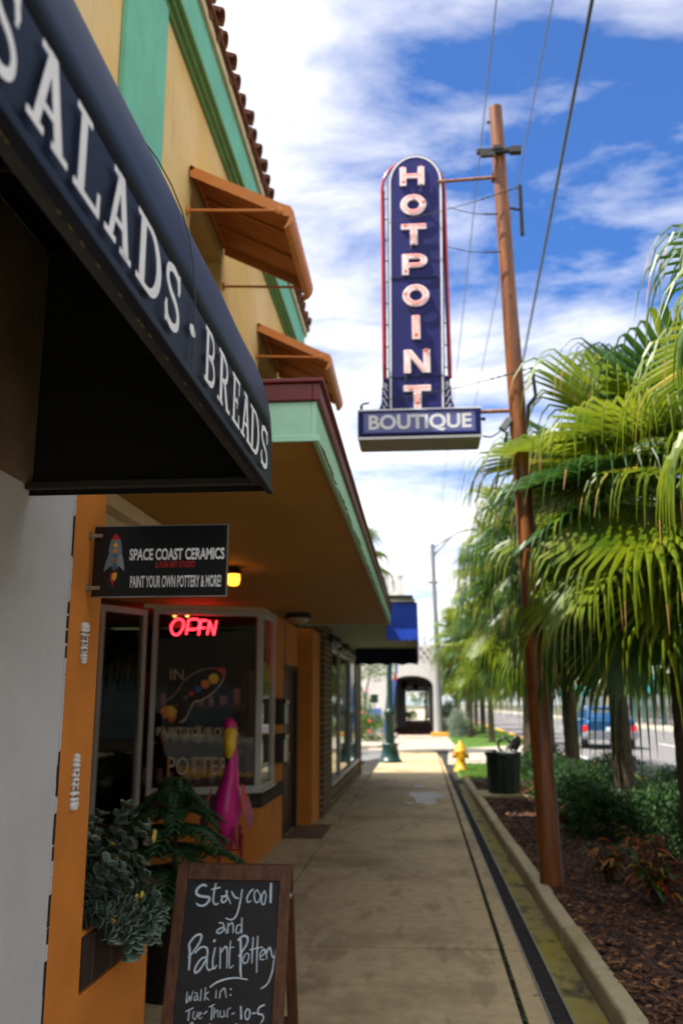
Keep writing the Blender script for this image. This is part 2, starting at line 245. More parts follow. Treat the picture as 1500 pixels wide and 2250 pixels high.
# ------------------------------------------------------------------ mesh builder
class MB:
    def __init__(s): s.v = []; s.f = []; s.m = []; s.sm = []
    def add(s, vs, fs, mi=0, smooth=False):
        o = len(s.v); s.v += [tuple(p) for p in vs]
        for f in fs: s.f.append([i + o for i in f]); s.m.append(mi); s.sm.append(smooth)
        return s
    def box(s, a, b, mi=0, ch=0.0):
        (x0, y0, z0), (x1, y1, z1) = a, b
        if ch <= 0:
            vs = [(x, y, z) for z in (z0, z1) for y in (y0, y1) for x in (x0, x1)]
            return s.add(vs, [(0, 2, 3, 1), (4, 5, 7, 6), (0, 1, 5, 4), (2, 6, 7, 3), (0, 4, 6, 2), (1, 3, 7, 5)], mi)
        bm = bmesh.new(); bmesh.ops.create_cube(bm, size=1)
        for v in bm.verts: v.co = Vector(((x0 + x1) / 2 + v.co.x * (x1 - x0), (y0 + y1) / 2 + v.co.y * (y1 - y0), (z0 + z1) / 2 + v.co.z * (z1 - z0)))
        bmesh.ops.bevel(bm, geom=bm.edges[:], offset=ch, segments=2, affect='EDGES', profile=0.5)
        bm.verts.index_update(); s.add([v.co for v in bm.verts], [[v.index for v in f.verts] for f in bm.faces], mi); bm.free(); return s
    def tube(s, pts, r, n=8, mi=0, caps=True, smooth=True):
        pts = [Vector(p) for p in pts]; rs = r if isinstance(r, (list, tuple)) else [r] * len(pts)
        rings = []; up = None
        for i, p in enumerate(pts):
            t = ((pts[min(i + 1, len(pts) - 1)] - pts[max(i - 1, 0)])).normalized()
            if up is None: up = Vector((0, 0, 1)) if abs(t.z) < 0.9 else Vector((0, 1, 0))
            sd = t.cross(up).normalized(); up2 = sd.cross(t).normalized(); up = up2
            rings.append([p + (sd * math.cos(2 * math.pi * k / n) + up2 * math.sin(2 * math.pi * k / n)) * rs[i] for k in range(n)])
        vs = [q for rg in rings for q in rg]; fs = []
        for i in range(len(pts) - 1):
            for k in range(n): fs.append((i * n + k, i * n + (k + 1) % n, (i + 1) * n + (k + 1) % n, (i + 1) * n + k))
        s.add(vs, fs, mi, smooth)
        if caps: s.add(rings[0], [list(range(n))[::-1]], mi); s.add(rings[-1], [list(range(n))], mi)
        return s
    def lathe(s, c, prof, n=20, mi=0, smooth=True):
        c = Vector(c); vs = []; fs = []
        for (r, z) in prof:
            for k in range(n): vs.append(c + Vector((r * math.cos(2 * math.pi * k / n), r * math.sin(2 * math.pi * k / n), z)))
        for i in range(len(prof) - 1):
            for k in range(n): fs.append((i * n + k, i * n + (k + 1) % n, (i + 1) * n + (k + 1) % n, (i + 1) * n + k))
        s.add(vs, fs, mi, smooth)
        L = len(prof) - 1; s.add(vs[:n], [list(range(n))[::-1]], mi); s.add(vs[L * n:], [list(range(n))], mi)
        return s
    def ell(s, c, rx, ry, rz, mi=0, n=12, rings=8, rot=None):
        c = Vector(c); vs = []; fs = []
        for i in range(rings + 1):
            a = math.pi * i / rings
            for k in range(n):
                b = 2 * math.pi * k / n; p = Vector((rx * math.sin(a) * math.cos(b), ry * math.sin(a) * math.sin(b), -rz * math.cos(a)))
                vs.append(c + (rot @ p if rot else p))
        for i in range(rings):
            for k in range(n): fs.append((i * n + k, i * n + (k + 1) % n, (i + 1) * n + (k + 1) % n, (i + 1) * n + k))
        return s.add(vs, fs, mi, True)
    def plate(s, pts, off, mi=0):
        """closed outline of 3-D points, given thickness by the vector off"""
        pts = [Vector(p) for p in pts]; off = Vector(off); n = len(pts)
        s.add(pts + [p + off for p in pts], [list(range(n)), list(range(2 * n - 1, n - 1, -1))] + [(i, (i + 1) % n, n + (i + 1) % n, n + i) for i in range(n)], mi); return s
    def quad(s, a, b, c, d, mi=0): return s.add([a, b, c, d], [(0, 1, 2, 3)], mi)
    def build(s, name, mats, parent=None, origin=None, bevel=0, fixn=True):
        me = bpy.data.meshes.new(name); o = bpy.data.objects.new(name, me); C.objects.link(o)
        org = Vector(origin) if origin else Vector((0, 0, 0))
        if parent is not None:
            p = parent
            while p is not None: org = org + Vector(p.location); p = p.parent
            o.parent = parent
        if origin and parent is None: o.location = origin
        me.from_pydata([tuple(Vector(v) - org) for v in s.v], [], s.f)
        for mm in (mats if isinstance(mats, (list, tuple)) else [mats]): me.materials.append(M[mm])
        me.polygons.foreach_set('material_index', s.m); me.polygons.foreach_set('use_smooth', s.sm)
        if fixn and len(s.f) < 6000:
            bm = bmesh.new(); bm.from_mesh(me); bmesh.ops.recalc_face_normals(bm, faces=bm.faces[:]); bm.to_mesh(me); bm.free()
        me.update()
        if bevel:
            md = o.modifiers.new('bevel', 'BEVEL'); md.width = bevel; md.segments = 2; md.limit_method = 'ANGLE'
        return o
def tag(o, label, cat, group=None, kind=None):
    if label: o['label'] = label
    if cat: o['category'] = cat
    if group: o['group'] = group
    if kind: o['kind'] = kind
    return o
def thing(name, label, cat, loc=(0, 0, 0), group=None, rz=0):
    o = bpy.data.objects.new(name, None); C.objects.link(o); o.location = loc; o.rotation_euler = (0, 0, rz); o.empty_display_size = 0.1
    return tag(o, label, cat, group)
def struct(o): o['kind'] = 'structure'; return o
def dup(root, loc, rz=0, label=None, sc_=1.0):
    r = root.copy(); C.objects.link(r); r.location = loc; r.rotation_euler = (0, 0, rz); r.scale = (sc_,) * 3
    if label: r['label'] = label
    for ch in list(root.children):
        c = ch.copy(); C.objects.link(c); c.parent = r
        for g in ch.children:
            d = g.copy(); C.objects.link(d); d.parent = c
    return r
_tx = {}
def textmesh(txt, bold=0.0, sx=1.0):
    """built-in font -> flat 2-D verts/faces with cap height 1, starting at x=0; returns (verts, faces, width)"""
    cu = bpy.data.curves.new('t', 'FONT'); cu.body = txt; cu.size = 1; cu.offset = bold; cu.resolution_u = 4
    o = bpy.data.objects.new('t', cu); C.objects.link(o); dg = bpy.context.evaluated_depsgraph_get(); me = o.evaluated_get(dg).to_mesh()
    vs = [v.co.copy() for v in me.vertices]; fs = [list(p.vertices) for p in me.polygons]
    o.evaluated_get(dg).to_mesh_clear(); bpy.data.objects.remove(o); bpy.data.curves.remove(cu)
    x0 = min(v.x for v in vs); x1 = max(v.x for v in vs)
    if 'cap' not in _tx:
        _tx['cap'] = 0.0
        h = textmesh('H')[3]; _tx['cap'] = h
    y1 = max(v.y for v in vs)
    cap = _tx['cap'] or 1.0
    return ([((v.x - x0) / cap * sx, v.y / cap) for v in vs], fs, (x1 - x0) / cap * sx, y1)
def text_on(mb, txt, o, ux, uy, nrm, width=None, height=0.1, bold=0.0, mi=0, centre=False):
    """write txt with its baseline starting at o, along ux, letters up uy, lying just proud of the surface along nrm"""
    vs, fs, wd, _ = textmesh(txt, bold); ux, uy, nrm, o = Vector(ux), Vector(uy), Vector(nrm), Vector(o)
    kx = (width / wd) if width else height
    if centre: o = o - ux * (kx * wd / 2)
    mb.add([o + ux * (x * kx) + uy * (y * height) + nrm * 0.0016 for x, y in vs], fs, mi)
def spline(pts, sub=6):
    out = []; n = len(pts); P = [Vector(p) for p in pts]
    for i in range(n - 1):
        a, b, c, d = P[max(i - 1, 0)], P[i], P[i + 1], P[min(i + 2, n - 1)]
        for k in range(sub):
            t = k / sub; out.append(0.5 * ((2 * b) + (c - a) * t + (2 * a - 5 * b + 4 * c - d) * t * t + (3 * b - 3 * c + d - a) * t ** 3))
    return out + [P[-1]]
def ribbon(mb, pts, w, nrm, mi=0, lift=0.0):
    """flat stroke lying on a surface"""
    pts = [Vector(p) for p in pts]; nrm = Vector(nrm).normalized(); vs = []
    for i, p in enumerate(pts):
        t = (pts[min(i + 1, len(pts) - 1)] - pts[max(i - 1, 0)])
        t = t.normalized() if t.length > 1e-9 else Vector((1, 0, 0)); sd = t.cross(nrm).normalized(); ww = w[i] if isinstance(w, (list, tuple)) else w
        vs += [p + sd * ww / 2 + nrm * lift, p - sd * ww / 2 + nrm * lift]
    mb.add(vs, [(2 * i, 2 * i + 1, 2 * i + 3, 2 * i + 2) for i in range(len(pts) - 1)], mi)
def circ(c, r, ux, uz, n=16): return [Vector(c) + Vector(ux) * (r * math.cos(2 * math.pi * k / n)) + Vector(uz) * (r * math.sin(2 * math.pi * k / n)) for k in range(n)]
X, Y, Z = Vector((1, 0, 0)), Vector((0, 1, 0)), Vector((0, 0, 1))

# ================================================================== THE SETTING
mb = MB(); mb.quad((-400, -60, -0.16), (400, -60, -0.16), (400, 900, -0.16), (-400, 900, -0.16)); struct(mb.build('ground', 'earth'))
# sidewalk: separate slabs with real open joints over a dark bed
WL, CRX = -1.175, 0.505
mb = MB(); mb.box((-1.62, -4, -0.15), (0.95, 33, -0.022), 1)
ys = [-3.9, -1.7, 0.3, 2.3, 4.36, 6.44, 8.62, 9.95, 11.2, 13.4, 15.6, 17.9, 20.2, 22.5, 24.8, 27.2, 29.6, 32.0]
rg = random.Random(3)
for a, b in zip(ys, ys[1:]):
    dz = rg.uniform(-0.003, 0.003)
    mb.box((WL, a + 0.014, -0.1), (CRX - 0.018, b - 0.014, dz), 0, 0.006)
    mb.box((CRX + 0.012, a + 0.005 + rg.uniform(-.02, .02), -0.1), (0.632 - 0.003 * (a - 5), b - 0.005, dz - 0.001), 0, 0.006)
struct(mb.build('sidewalk', ['concrete', 'joint']))
mb = MB(); rg = random.Random(5)        # weeds and grit caught in the long joint
for i in range(420):
    y = rg.uniform(3.5, 19); x = CRX + rg.uniform(-0.013, 0.013); s = rg.uniform(0.003, 0.010)
    mb.ell((x, y, -0.004), s, s * rg.uniform(1, 2.5), s * 0.7, 0 if rg.random() < .6 else 1, 5, 3)
tag(mb.build('joint_moss', ['moss', 'joint']), None, None, kind='stuff')
# left margin: raised entry slab and threshold strip beside the shops
mb = MB(); mb.box((-4.2, 4.09, -0.1), (WL - 0.012, 13.0, 0.018), 0, 0.006); mb.box((-1.42, 13.02, -0.1), (WL - 0.02, 21.5, 0.016), 0, 0.006); struct(mb.build('entry_floor', 'concrete'))
# gutter and kerb of the planting bed
mb = MB()
gy = [-4, 1.9, 4.0, 6.1, 7.95, 9.9, 12.2, 14.6, 17.0, 19.0]
def cvx(y, x0): return x0 - 0.008 * (y - 5)
for a, b in zip(gy, gy[1:]):
    for (xa, xb, zz) in ((0.757, 0.932, -0.006),):
        mb.add([(xa - .003 * (a - 5), a + .004, -.1), (cvx(a, xb), a + .004, -.1), (cvx(b, xb), b - .004, -.1), (xa - .003 * (b - 5), b - .004, -.1), (xa - .003 * (a - 5), a + .004, zz), (cvx(a, xb), a + .004, zz), (cvx(b, xb), b - .004, zz), (xa - .003 * (b - 5), b - .004, zz)],
               [(3, 2, 1, 0), (4, 5, 6, 7), (0, 1, 5, 4), (1, 2, 6, 5), (2, 3, 7, 6), (3, 0, 4, 7)])
struct(mb.build('gutter', 'gutter'))
mb = MB()
ky = [-4, 0.4, 2.6, 4.75, 6.6, 7.75, 10.2, 12.6, 15.0, 17.2, 19.0]
for i, (a, b) in enumerate(zip(ky, ky[1:])):
    j = 0.006 if i % 2 else -0.004
    xs = (0.934 + j, 1.045 + j)
    mb.add([(cvx(yy, xx), yy, zz) for zz in (-.1, .105, .12) for yy in (a + .003, b - .003) for xx in ((xs[0] + (.012 if zz == .12 else 0)), xs[1])],
           [(0, 2, 3, 1), (0, 1, 5, 4), (4, 5, 9, 8), (1, 3, 7, 5), (5, 7, 11, 9), (3, 2, 6, 7), (7, 6, 10, 11), (2, 0, 4, 6), (6, 4, 8, 10), (8, 9, 11, 10)])
o = struct(mb.build('kerb', 'kerb', bevel=0.008))
mb = MB(); mb.box((cvx(19, .93), 19.01, -.1), (cvx(19, 1.06), 19.5, .125), 0, .01); struct(mb.build('kerb_end', 'kerbyellow'))
# planting bed with bark chips
mb = MB(); N = 40
def bedz(x, y): return 0.075 + 0.03 * math.sin(x * 2.1 + y * .9) + 0.02 * math.sin(y * 2.7 - x)
bx0 = lambda y: cvx(y, 1.04)
vs = []; 
for j in range(61):
    y = 1.0 + 18 * j / 60
    for i in range(13):
        x = bx0(y) + (4.55 - bx0(y)) * i / 12; vs.append((x, y, bedz(x, y)))
mb.add(vs, [(j * 13 + i, j * 13 + i + 1, (j + 1) * 13 + i + 1, (j + 1) * 13 + i) for j in range(60) for i in range(12)], 0, True)
struct(mb.build('planting_bed', 'mulch'))
mb = MB(); rg = random.Random(11)
for i in range(9000):
    y = 3.2 + 15.5 * rg.random() ** 1.9; x = bx0(y) + 0.02 + 1.9 * rg.random() ** 1.2
    l, wd, h = rg.uniform(.010, .040), rg.uniform(.005, .015), rg.uniform(.002, .006)
    q = Matrix.Rotation(rg.uniform(0, 6.3), 3, 'Z') @ Matrix.Rotation(rg.uniform(-.6, .6), 3, 'X') @ Matrix.Rotation(rg.uniform(-.4, .4), 3, 'Y')
    c = Vector((x, y, bedz(x, y) + rg.uniform(.002, .014)))
    mb.add([c + q @ Vector((a * l, b * wd, cc * h)) for cc in (-1, 1) for a, b in ((-1, -.6), (.8, -1), (1, .7), (-.7, 1))], [(3, 2, 1, 0), (4, 5, 6, 7), (0, 1, 5, 4), (1, 2, 6, 5), (2, 3, 7, 6), (3, 0, 4, 7)], rg.choices((0, 1, 2), (.5, .38, .12))[0])
tag(mb.build('bark_chips', ['chipA', 'chipB', 'chipC'], fixn=False), None, None, kind='stuff')
# road, far side, driveway, lawns
mb = MB(); mb.quad((4.75, -60, -.05), (15, -60, -.05), (15, 700, -.05), (4.75, 700, -.05)); struct(mb.build('road', 'asphalt'))
mb = MB()
mb.quad((4.95, -20, -.046), (5.07, -20, -.046), (5.07, 600, -.046), (4.95, 600, -.046)); mb.quad((14.4, -20, -.046), (14.52, -20, -.046), (14.52, 600, -.046), (14.4, 600, -.046))
for k in range(60): mb.quad((9.7, k * 9, -.046), (9.83, k * 9, -.046), (9.83, k * 9 + 3, -.046), (9.7, k * 9 + 3, -.046))
struct(mb.build('road_marking', 'line'))
mb = MB(); mb.box((4.58, -20, -.2), (4.75, 25.5, .06), 0, .02); mb.box((4.58, 37, -.2), (4.75, 300, .06), 0, .02); struct(mb.build('road_kerb', 'kerbyellow'))
mb = MB(); mb.box((15, -30, -.2), (15.2, 500, .02), 0, .02); mb.box((15.2, -30, -.2), (18, 500, .005)); struct(mb.build('far_pavement', 'drive'))
mb = MB()
mb.quad((.66, 24.6, .004), (4.58, 25.5, .004), (4.58, 37, .004), (.95, 33, .004)); mb.box((-1.9, 32.05, -.1), (2.9, 46.9, .002)); mb.quad((4.58, 25.5, .004), (4.76, 25.5, -.049), (4.76, 37, -.049), (4.58, 37, .004))
struct(mb.build('driveway', 'drive'))
mb = MB(); mb.quad((-14, 26.5, -.02), (-1.6, 26.5, -.02), (-1.6, 32.5, -.02), (-14, 32.5, -.02)); mb.quad((-1.6, 26.5, -.02), (-1.2, 27.5, .002), (-1.2, 31.5, .002), (-1.6, 32.5, -.02)); struct(mb.build('side_lane', 'asphalt'))
mb = MB(); mb.box((.80, 19.01, -.1), (4.58, 24.6, .02)); mb.add([(1.25, 33.2, .012), (4.58, 37.2, .012), (4.58, 120, .012), (2.9, 120, .012), (2.9, 46, .012), (1.25, 46, .012)], [(0, 1, 2, 3, 4, 5)]); struct(mb.build('lawn', 'lawn'))
mb = MB(); rg = random.Random(21)
for i in range(16000):
    if i < 8000: x, y = rg.uniform(.85, 3.6), rg.uniform(19.1, 24.5)
    else: x = rg.uniform(1.3, 4.5); y = rg.uniform(33.5 + max(0, (x - 1.25)) * 1.1, 62); 
    if x < 2.9 and y > 45.5: continue
    h = rg.uniform(.04, .09); a = rg.uniform(0, 6.3); d = Vector((math.cos(a), math.sin(a), 0)) * .008; tp = Vector((rg.uniform(-.03, .03), rg.uniform(-.03, .03), h)); p = Vector((x, y, .02))
    mb.add([p - d, p + d, p + tp], [(0, 1, 2)])
tag(mb.build('lawn_grass', 'blade', fixn=False), None, None, kind='stuff')
# wet patch of the pavement
mb = MB(); rg = random.Random(14)
for cx_, cy_, rx_, ry_, ph in ((.06, 16.2, .27, 1.05, 0), (-.22, 15.2, .06, .14, 1), (.33, 17.9, .07, .22, 2), (-.08, 18.3, .12, .26, 3)):
    ring = []
    for k in range(60):
        a = k * math.pi / 30; q = 1 + .22 * math.sin(3 * a + ph) + .16 * math.sin(5 * a + 1 + ph) + .10 * math.sin(11 * a + ph * 2) + rg.uniform(-.05, .05); ring.append((cx_ + rx_ * q * math.cos(a), cy_ + ry_ * q * math.sin(a), .0055))
    mb.add(ring + [(cx_, cy_, .0055)], [(k, (k + 1) % 60, 60) for k in range(60)])
struct(mb.build('wet_patch', 'wet'))
# drain channel
dr = thing('drain_channel', 'long narrow dark slotted drain running along the pavement between metal edge rails', 'drain', (.7, 5, 0))
dx = lambda y, x: x - .0035 * (y - 5)
g = MB(); r1 = MB()
for s, xo in ((-1, .638), (1, .748)):
    for a, b in zip(range(-3, 17, 2), range(-1, 19, 2)):
        b = min(b, 17.3); r1.add([(dx(yy, xx), yy, zz) for zz in (-.05, .004) for yy in (a + .004, b - .004) for xx in (xo - .006, xo + .006)], [(0, 2, 3, 1), (4, 5, 7, 6), (0, 1, 5, 4), (2, 6, 7, 3), (0, 4, 6, 2), (1, 3, 7, 5)])
y = 2.5
while y < 17.2:
    big = (y < 9)
    if int(y / .018) % 28 == 0: wd = .03
    else: wd = .011
    g.box((dx(y, .645), y, -.02), (dx(y, .741), y + wd, -.004)); y += wd + .014
g.box((.60, 2.4, -.12), (.752, 17.25, -.10))
for xx in (.668, .692, .716): g.add([(dx(2.5, xx) - .003, 2.5, -.012), (dx(2.5, xx) + .003, 2.5, -.012), (dx(17.2, xx) + .003, 17.2, -.006), (dx(17.2, xx) - .003, 17.2, -.006)], [(0, 1, 2, 3)])
g.build('grate', 'grate', dr); r1.build('edge_rail', 'rail', dr)
d2 = MB(); d2.add([(.62, 24.9, .006), (.70, 24.9, .006), (.52, 32, .006), (.44, 32, .006)], [(0, 1, 2, 3)]); d2.add([(.62, 24.9, .006), (.70, 24.9, .006), (.70, 24.9, .012), (.62, 24.9, .012)], [(0, 1, 2, 3)])
tag(d2.build('drain_channel', 'grate', origin=(.6, 25, 0)), 'dark drain strip crossing the pale driveway beyond the hydrant', 'drain')

# ================================================================== NEIGHBOUR (white stucco) and its canvas awning
nb = thing('stucco_building', 'white rough stucco shop wall at the left edge under the navy awning', 'building', (-2, 1, 0))
mb = MB(); mb.box((-6, -5, -.1), (-1.2, 2.962, 3.3)); mb.box((-7, -5, 3.3), (-2.75, 2.9, 7.4)); mb.build('wall', 'stucco_white', nb)  # second box: unseen set-back block added to keep sun off the near pavement
mb = MB(); mb.box((-1.2, -5, 2.26), (-1.192, 2.59, 3.04)); mb.build('painted_shade_band', 'shadebrown', nb)  # thin brown sheet, paints the shade under the awning onto the white wall
mb = MB(); rg = random.Random(2)
for i in range(60):
    z = i * .05; mb.box((-1.205, 2.950 + rg.uniform(-.004, .002), z), (-1.1985, 2.966, z + .04 + rg.uniform(0, .012)), 0 if rg.random() < .6 else 1)
mb.build('cracked_seam', ['stucco_white', 'joint'], nb)
# awning profile (x outwards from the wall, z up)
AWX0, AWX1, AWZ0, AWZ1, AWZT = -1.2, -0.444, 2.230, 2.392, 3.065
aw = thing('canvas_awning', 'curved navy canvas awning with white slab lettering over the near shop', 'awning', (-1.2, 0, 2.23))
prof = [(AWX1, AWZ0), (AWX1 + .001, AWZ1)]
NP = 16
for k in range(1, NP + 1):
    a = math.pi / 2 * k / NP; prof.append((AWX0 + (AWX1 - AWX0) * math.cos(a), AWZ1 + (AWZT - AWZ1) * math.sin(a)))
yst = [-2.4 + 5.0 * k / 100 for k in range(101)]
ribs = [-2.4, -0.9, 0.55, 1.62, 2.12, 2.6]
def sag(y):
    for a, b in zip(ribs, ribs[1:]):
        if a <= y <= b: return math.sin(math.pi * (y - a) / (b - a)) * min(1, (b - a))
    return 0
mb = MB(); vs = []
for y in yst:
    sg = sag(y)
    for i, (x, z) in enumerate(prof):
        if i < 2: vs.append((x, y, z)); continue
        a = math.pi / 2 * (i - 1) / NP; k = 0.008 * sg * math.sin(2 * a)
        vs.append((x - k * math.cos(a), y, z - k * math.sin(a)))
n = len(prof)
mb.add(vs, [(j * n + i, j * n + i + 1, (j + 1) * n + i + 1, (j + 1) * n + i) for j in range(100) for i in range(1, n - 1)], 0, True)
mb.add(vs, [(j * n, j * n + 1, (j + 1) * n + 1, (j + 1) * n) for j in range(100)], 0, False)
cv = mb.build('canvas', 'navy', aw, fixn=False)
md = cv.modifiers.new('thickness', 'SOLIDIFY'); md.thickness = 0.006; md.offset = 1
mb = MB(); mb.plate([(x - .004 if i < 2 else x, 2.594, z) for i, (x, z) in enumerate(prof)] + [(AWX0, 2.594, AWZ0)], (0, -.006, 0)); mb.build('end_panel', 'navy_in', aw)
mb = MB(); mb.box((AWX0 + .002, 2.55, AWZ0 + .012), (AWX1 - .02, 2.575, AWZ0 + .037), 0, .004); mb.box((AWX1 - .045, -2.4, AWZ0 + .008), (AWX1 - .015, 2.55, AWZ0 + .038), 0, .004)
for yy in ribs[1:-1]:
    mb.tube([(AWX0 + (AWX1 - AWX0) * math.cos(math.pi / 2 * k / 10) * .985, yy, AWZ1 + (AWZT - AWZ1) * math.sin(math.pi / 2 * k / 10) * .985) for k in range(11)], .011, 6)
mb.build('frame', 'darkmetal', aw)
mb = MB(); rg = random.Random(8)      # stitched hem with worn spots
mb.box((AWX1 - .012, -2.4, AWZ0 - .008), (AWX1 + .008, 2.604, AWZ0 + .010), 0, .003)
for i in range(34): mb.ell((AWX1 - .013, rg.uniform(.3, 2.4), AWZ0 - .003), .002, rg.uniform(.004, .012), .004, 1, 6, 4)
mb.build('hem', ['navy', 'yleaf'], aw)
mb = MB(); mb.tube([(AWX1 + .0062, 1.62, AWZ0), (AWX1 + .0066, 1.62, AWZ1)] + [(x + .0062 * math.cos(math.pi / 2 * (i + 1) / NP), 1.62, z + .0062 * math.sin(math.pi / 2 * (i + 1) / NP)) for i, (x, z) in enumerate(prof[2:])], .0016, 5)
mb.build('seam', 'black', aw)
# slab-serif letters on the valance, each stroke a hair prouder than the last
def slab(ch):
    """strokes of one letter: ('p', polygon) or ('r', polyline, width); box 1 high"""
    T, t, s = .17, .10, .085
    V = lambda x, y0=0, y1=1, wd=T: ('p', [(x, y0), (x + wd, y0), (x + wd, y1), (x, y1)])
    H = lambda x0, x1, y, h=s: ('p', [(x0, y), (x1, y), (x1, y + h), (x0, y + h)])
    arc = lambda cx, cy, rx, ry, a0, a1, n=14: [(cx + rx * math.cos(R(a0 + (a1 - a0) * k / n)), cy + ry * math.sin(R(a0 + (a1 - a0) * k / n))) for k in range(n + 1)]
    if ch == 'A': return .86, [('p', [(.12, 0.04), (.25, .04), (.47, .92), (.36, 1)]), ('p', [(.36, 1), (.53, 1), (.76, .04), (.58, .04)]), H(.24, .62, .29), H(0, .34, 0), H(.50, .86, 0), H(.22, .53, .915)]
    if ch == 'L': return .72, [V(.11), H(0, .40, .915), H(0, .70, 0), ('p', [(.60, 0), (.70, 0), (.70, .30), (.62, .30)])]
    if ch == 'D': return .82, [V(.10), H(0, .40, .915), H(0, .40, 0), ('r', [(.36, .955)] + arc(.38, .5, .34, .455, 90, -90) + [(.36, .045)], [.09] + [.09 + .08 * math.sin(math.pi * k / 14) for k in range(15)] + [.09])]
    if ch == 'S': return .66, [('r', spline([(.58, .74), (.52, .90), (.33, .955), (.13, .88), (.09, .72), (.20, .58), (.44, .47), (.56, .32), (.52, .13), (.32, .045), (.12, .11), (.06, .27)], 4), .125), ('p', [(.52, .66), (.60, .66), (.60, 1), (.54, 1)]), ('p', [(.03, 0), (.09, 0), (.11, .34), (.03, .34)])]
    if ch == 'B': return .80, [V(.10), H(0, .36, .915), H(0, .36, 0), H(.2, .42, .475, .075), ('r', [(.36, .955)] + arc(.36, .735, .25, .22, 90, -90, 10) + [(.34, .515)], .105), ('r', [(.36, .515)] + arc(.38, .28, .30, .235, 90, -90, 10) + [(.34, .045)], .115)]
    if ch == 'R': return .84, [V(.10), H(0, .36, .915), H(0, .36, 0), H(.2, .42, .455, .08), ('r', [(.36, .955)] + arc(.36, .725, .26, .23, 90, -90, 10) + [(.34, .495)], .11), ('p', [(.38, .48), (.54, .46), (.76, .0), (.58, .0)]), H(.56, .84, 0)]
    if ch == 'E': return .76, [V(.10), H(0, .72, .915), H(0, .74, 0), H(.2, .52, .46, .08), ('p', [(.63, .70), (.72, .70), (.72, 1), (.63, 1)]), ('p', [(.64, 0), (.74, 0), (.74, .30), (.64, .30)]), ('p', [(.46, .38), (.53, .38), (.53, .62), (.46, .62)])]
    return .2, [('p', [(.09 + .10 * math.cos(k * math.pi / 7), .50 + .10 * math.sin(k * math.pi / 7)) for k in range(14)])]
mb = MB()
y = 2.55; LH = .122; zb = AWZ0 + .030; lift = [0]
word = 'SALADS.BREADS'
# measured letter positions along the valance (y of each letter's left edge as read from the street)
def valy(px, py): return at(px, py, x=AWX1).y
ly = {0: (valy(-45, 60), valy(24, 175)), 1: (valy(42, 235), valy(136, 340)), 2: (valy(150, 370), valy(208, 470)), 3: (valy(216, 495), valy(277, 590)), 4: (valy(287, 610), valy(344, 640)), 5: (valy(350, 690), valy(385, 735)),
      6: (valy(409, 741), valy(422, 741)), 7: (valy(441, 830), valy(465, 860)), 8: (valy(470, 890), valy(497, 915)), 9: (valy(501, 945), valy(519, 950)), 10: (valy(521, 960), valy(543, 985)), 11: (valy(543, 990), valy(563, 1010)), 12: (valy(566, 1020), valy(582, 1030))}
for i, ch in enumerate(word):
    wd, parts = slab(ch); y0, y1 = ly[i]; sx = (y1 - y0) / wd
    for kind, *a in parts:
        lift[0] += 1; xx = AWX1 + .0072 + .0002 * (lift[0] % 9)
        if kind == 'p': mb.add([(xx, y0 + px * sx, zb + py * LH) for px, py in a[0]], [list(range(len(a[0])))])
        else: 
            wid = a[1] if isinstance(a[1], list) else [a[1]] * len(a[0]); pts = a[0]; vv = []
            for q, p in enumerate(pts):
                p0, p1 = pts[max(q - 1, 0)], pts[min(q + 1, len(pts) - 1)]; tx, ty = p1[0] - p0[0], p1[1] - p0[1]; ll = math.hypot(tx, ty) or 1; nx, ny = -ty / ll * wid[q] / 2, tx / ll * wid[q] / 2
                vv += [(xx, y0 + (p[0] + nx) * sx, zb + (p[1] + ny) * LH), (xx, y0 + (p[0] - nx) * sx, zb + (p[1] - ny) * LH)]
            mb.add(vv, [(2 * q, 2 * q + 1, 2 * q + 3, 2 * q + 2) for q in range(len(pts) - 1)])
mb.build('lettering', 'letter', aw, fixn=False)

# ================================================================== YELLOW AND ORANGE SHOP
SB = thing('yellow_building', 'two storey yellow stucco shop with green trim, clay tile eave and orange ground floor', 'building', (-2.4, 7, 0))
FX_, YE = -1.57, 11.15
WIN = [(5.60, 6.60), (8.30, 9.40)]
WZ0, WZ1 = 3.6, 5.16
mb = MB()
seg = [3.0] + [q for w_ in WIN for q in w_] + [YE]
for i in range(0, len(seg), 2): mb.box((-1.87, seg[i], 2.85), (FX_, seg[i + 1], 6.0))
for a, b in WIN: mb.box((-1.87, a, WZ1), (FX_, b, 6.0)); mb.box((-1.87, a, 2.85), (FX_, b, WZ0))
mb.box((-9, 3.0, 2.85), (-8.8, YE, 6.4)); mb.box((-8.8, 3.0, 2.85), (-1.87, 3.15, 6.4)); mb.box((-8.8, YE - .15, 2.85), (-1.87, YE, 6.4))
mb.build('upper_wall', 'yellow', SB)
for a, b, z1 in ((4.08, 4.80, 5.97), (10.3, 11.17, 5.97)):
    mb = MB(); mb.box((FX_ + .002, a, 2.9), (FX_ + .035, b, z1), 0, .004); mb.build('pilaster', 'teal', SB)
mb = MB(); mb.box((-1.87, 3, 6.0), (FX_ + .03, YE + .02, 6.03)); mb.box((-1.87, 3, 6.03), (FX_ + .065, YE + .04, 6.06)); mb.box((-1.87, 3, 6.06), (FX_ + .10, YE + .06, 6.10)); mb.build('cornice', 'olive', SB, bevel=.006)
mb = MB(); mb.box((-1.87, 3, 6.10), (FX_ + .085, YE + .06, 6.47)); mb.build('frieze', 'teal', SB)
mb = MB(); mb.box((-1.87, 3, 6.47), (FX_ + .115, YE + .09, 6.56), 0, .006); mb.build('eave_board', 'cream', SB)
mb = MB(); rg = random.Random(4)
y = 3.0
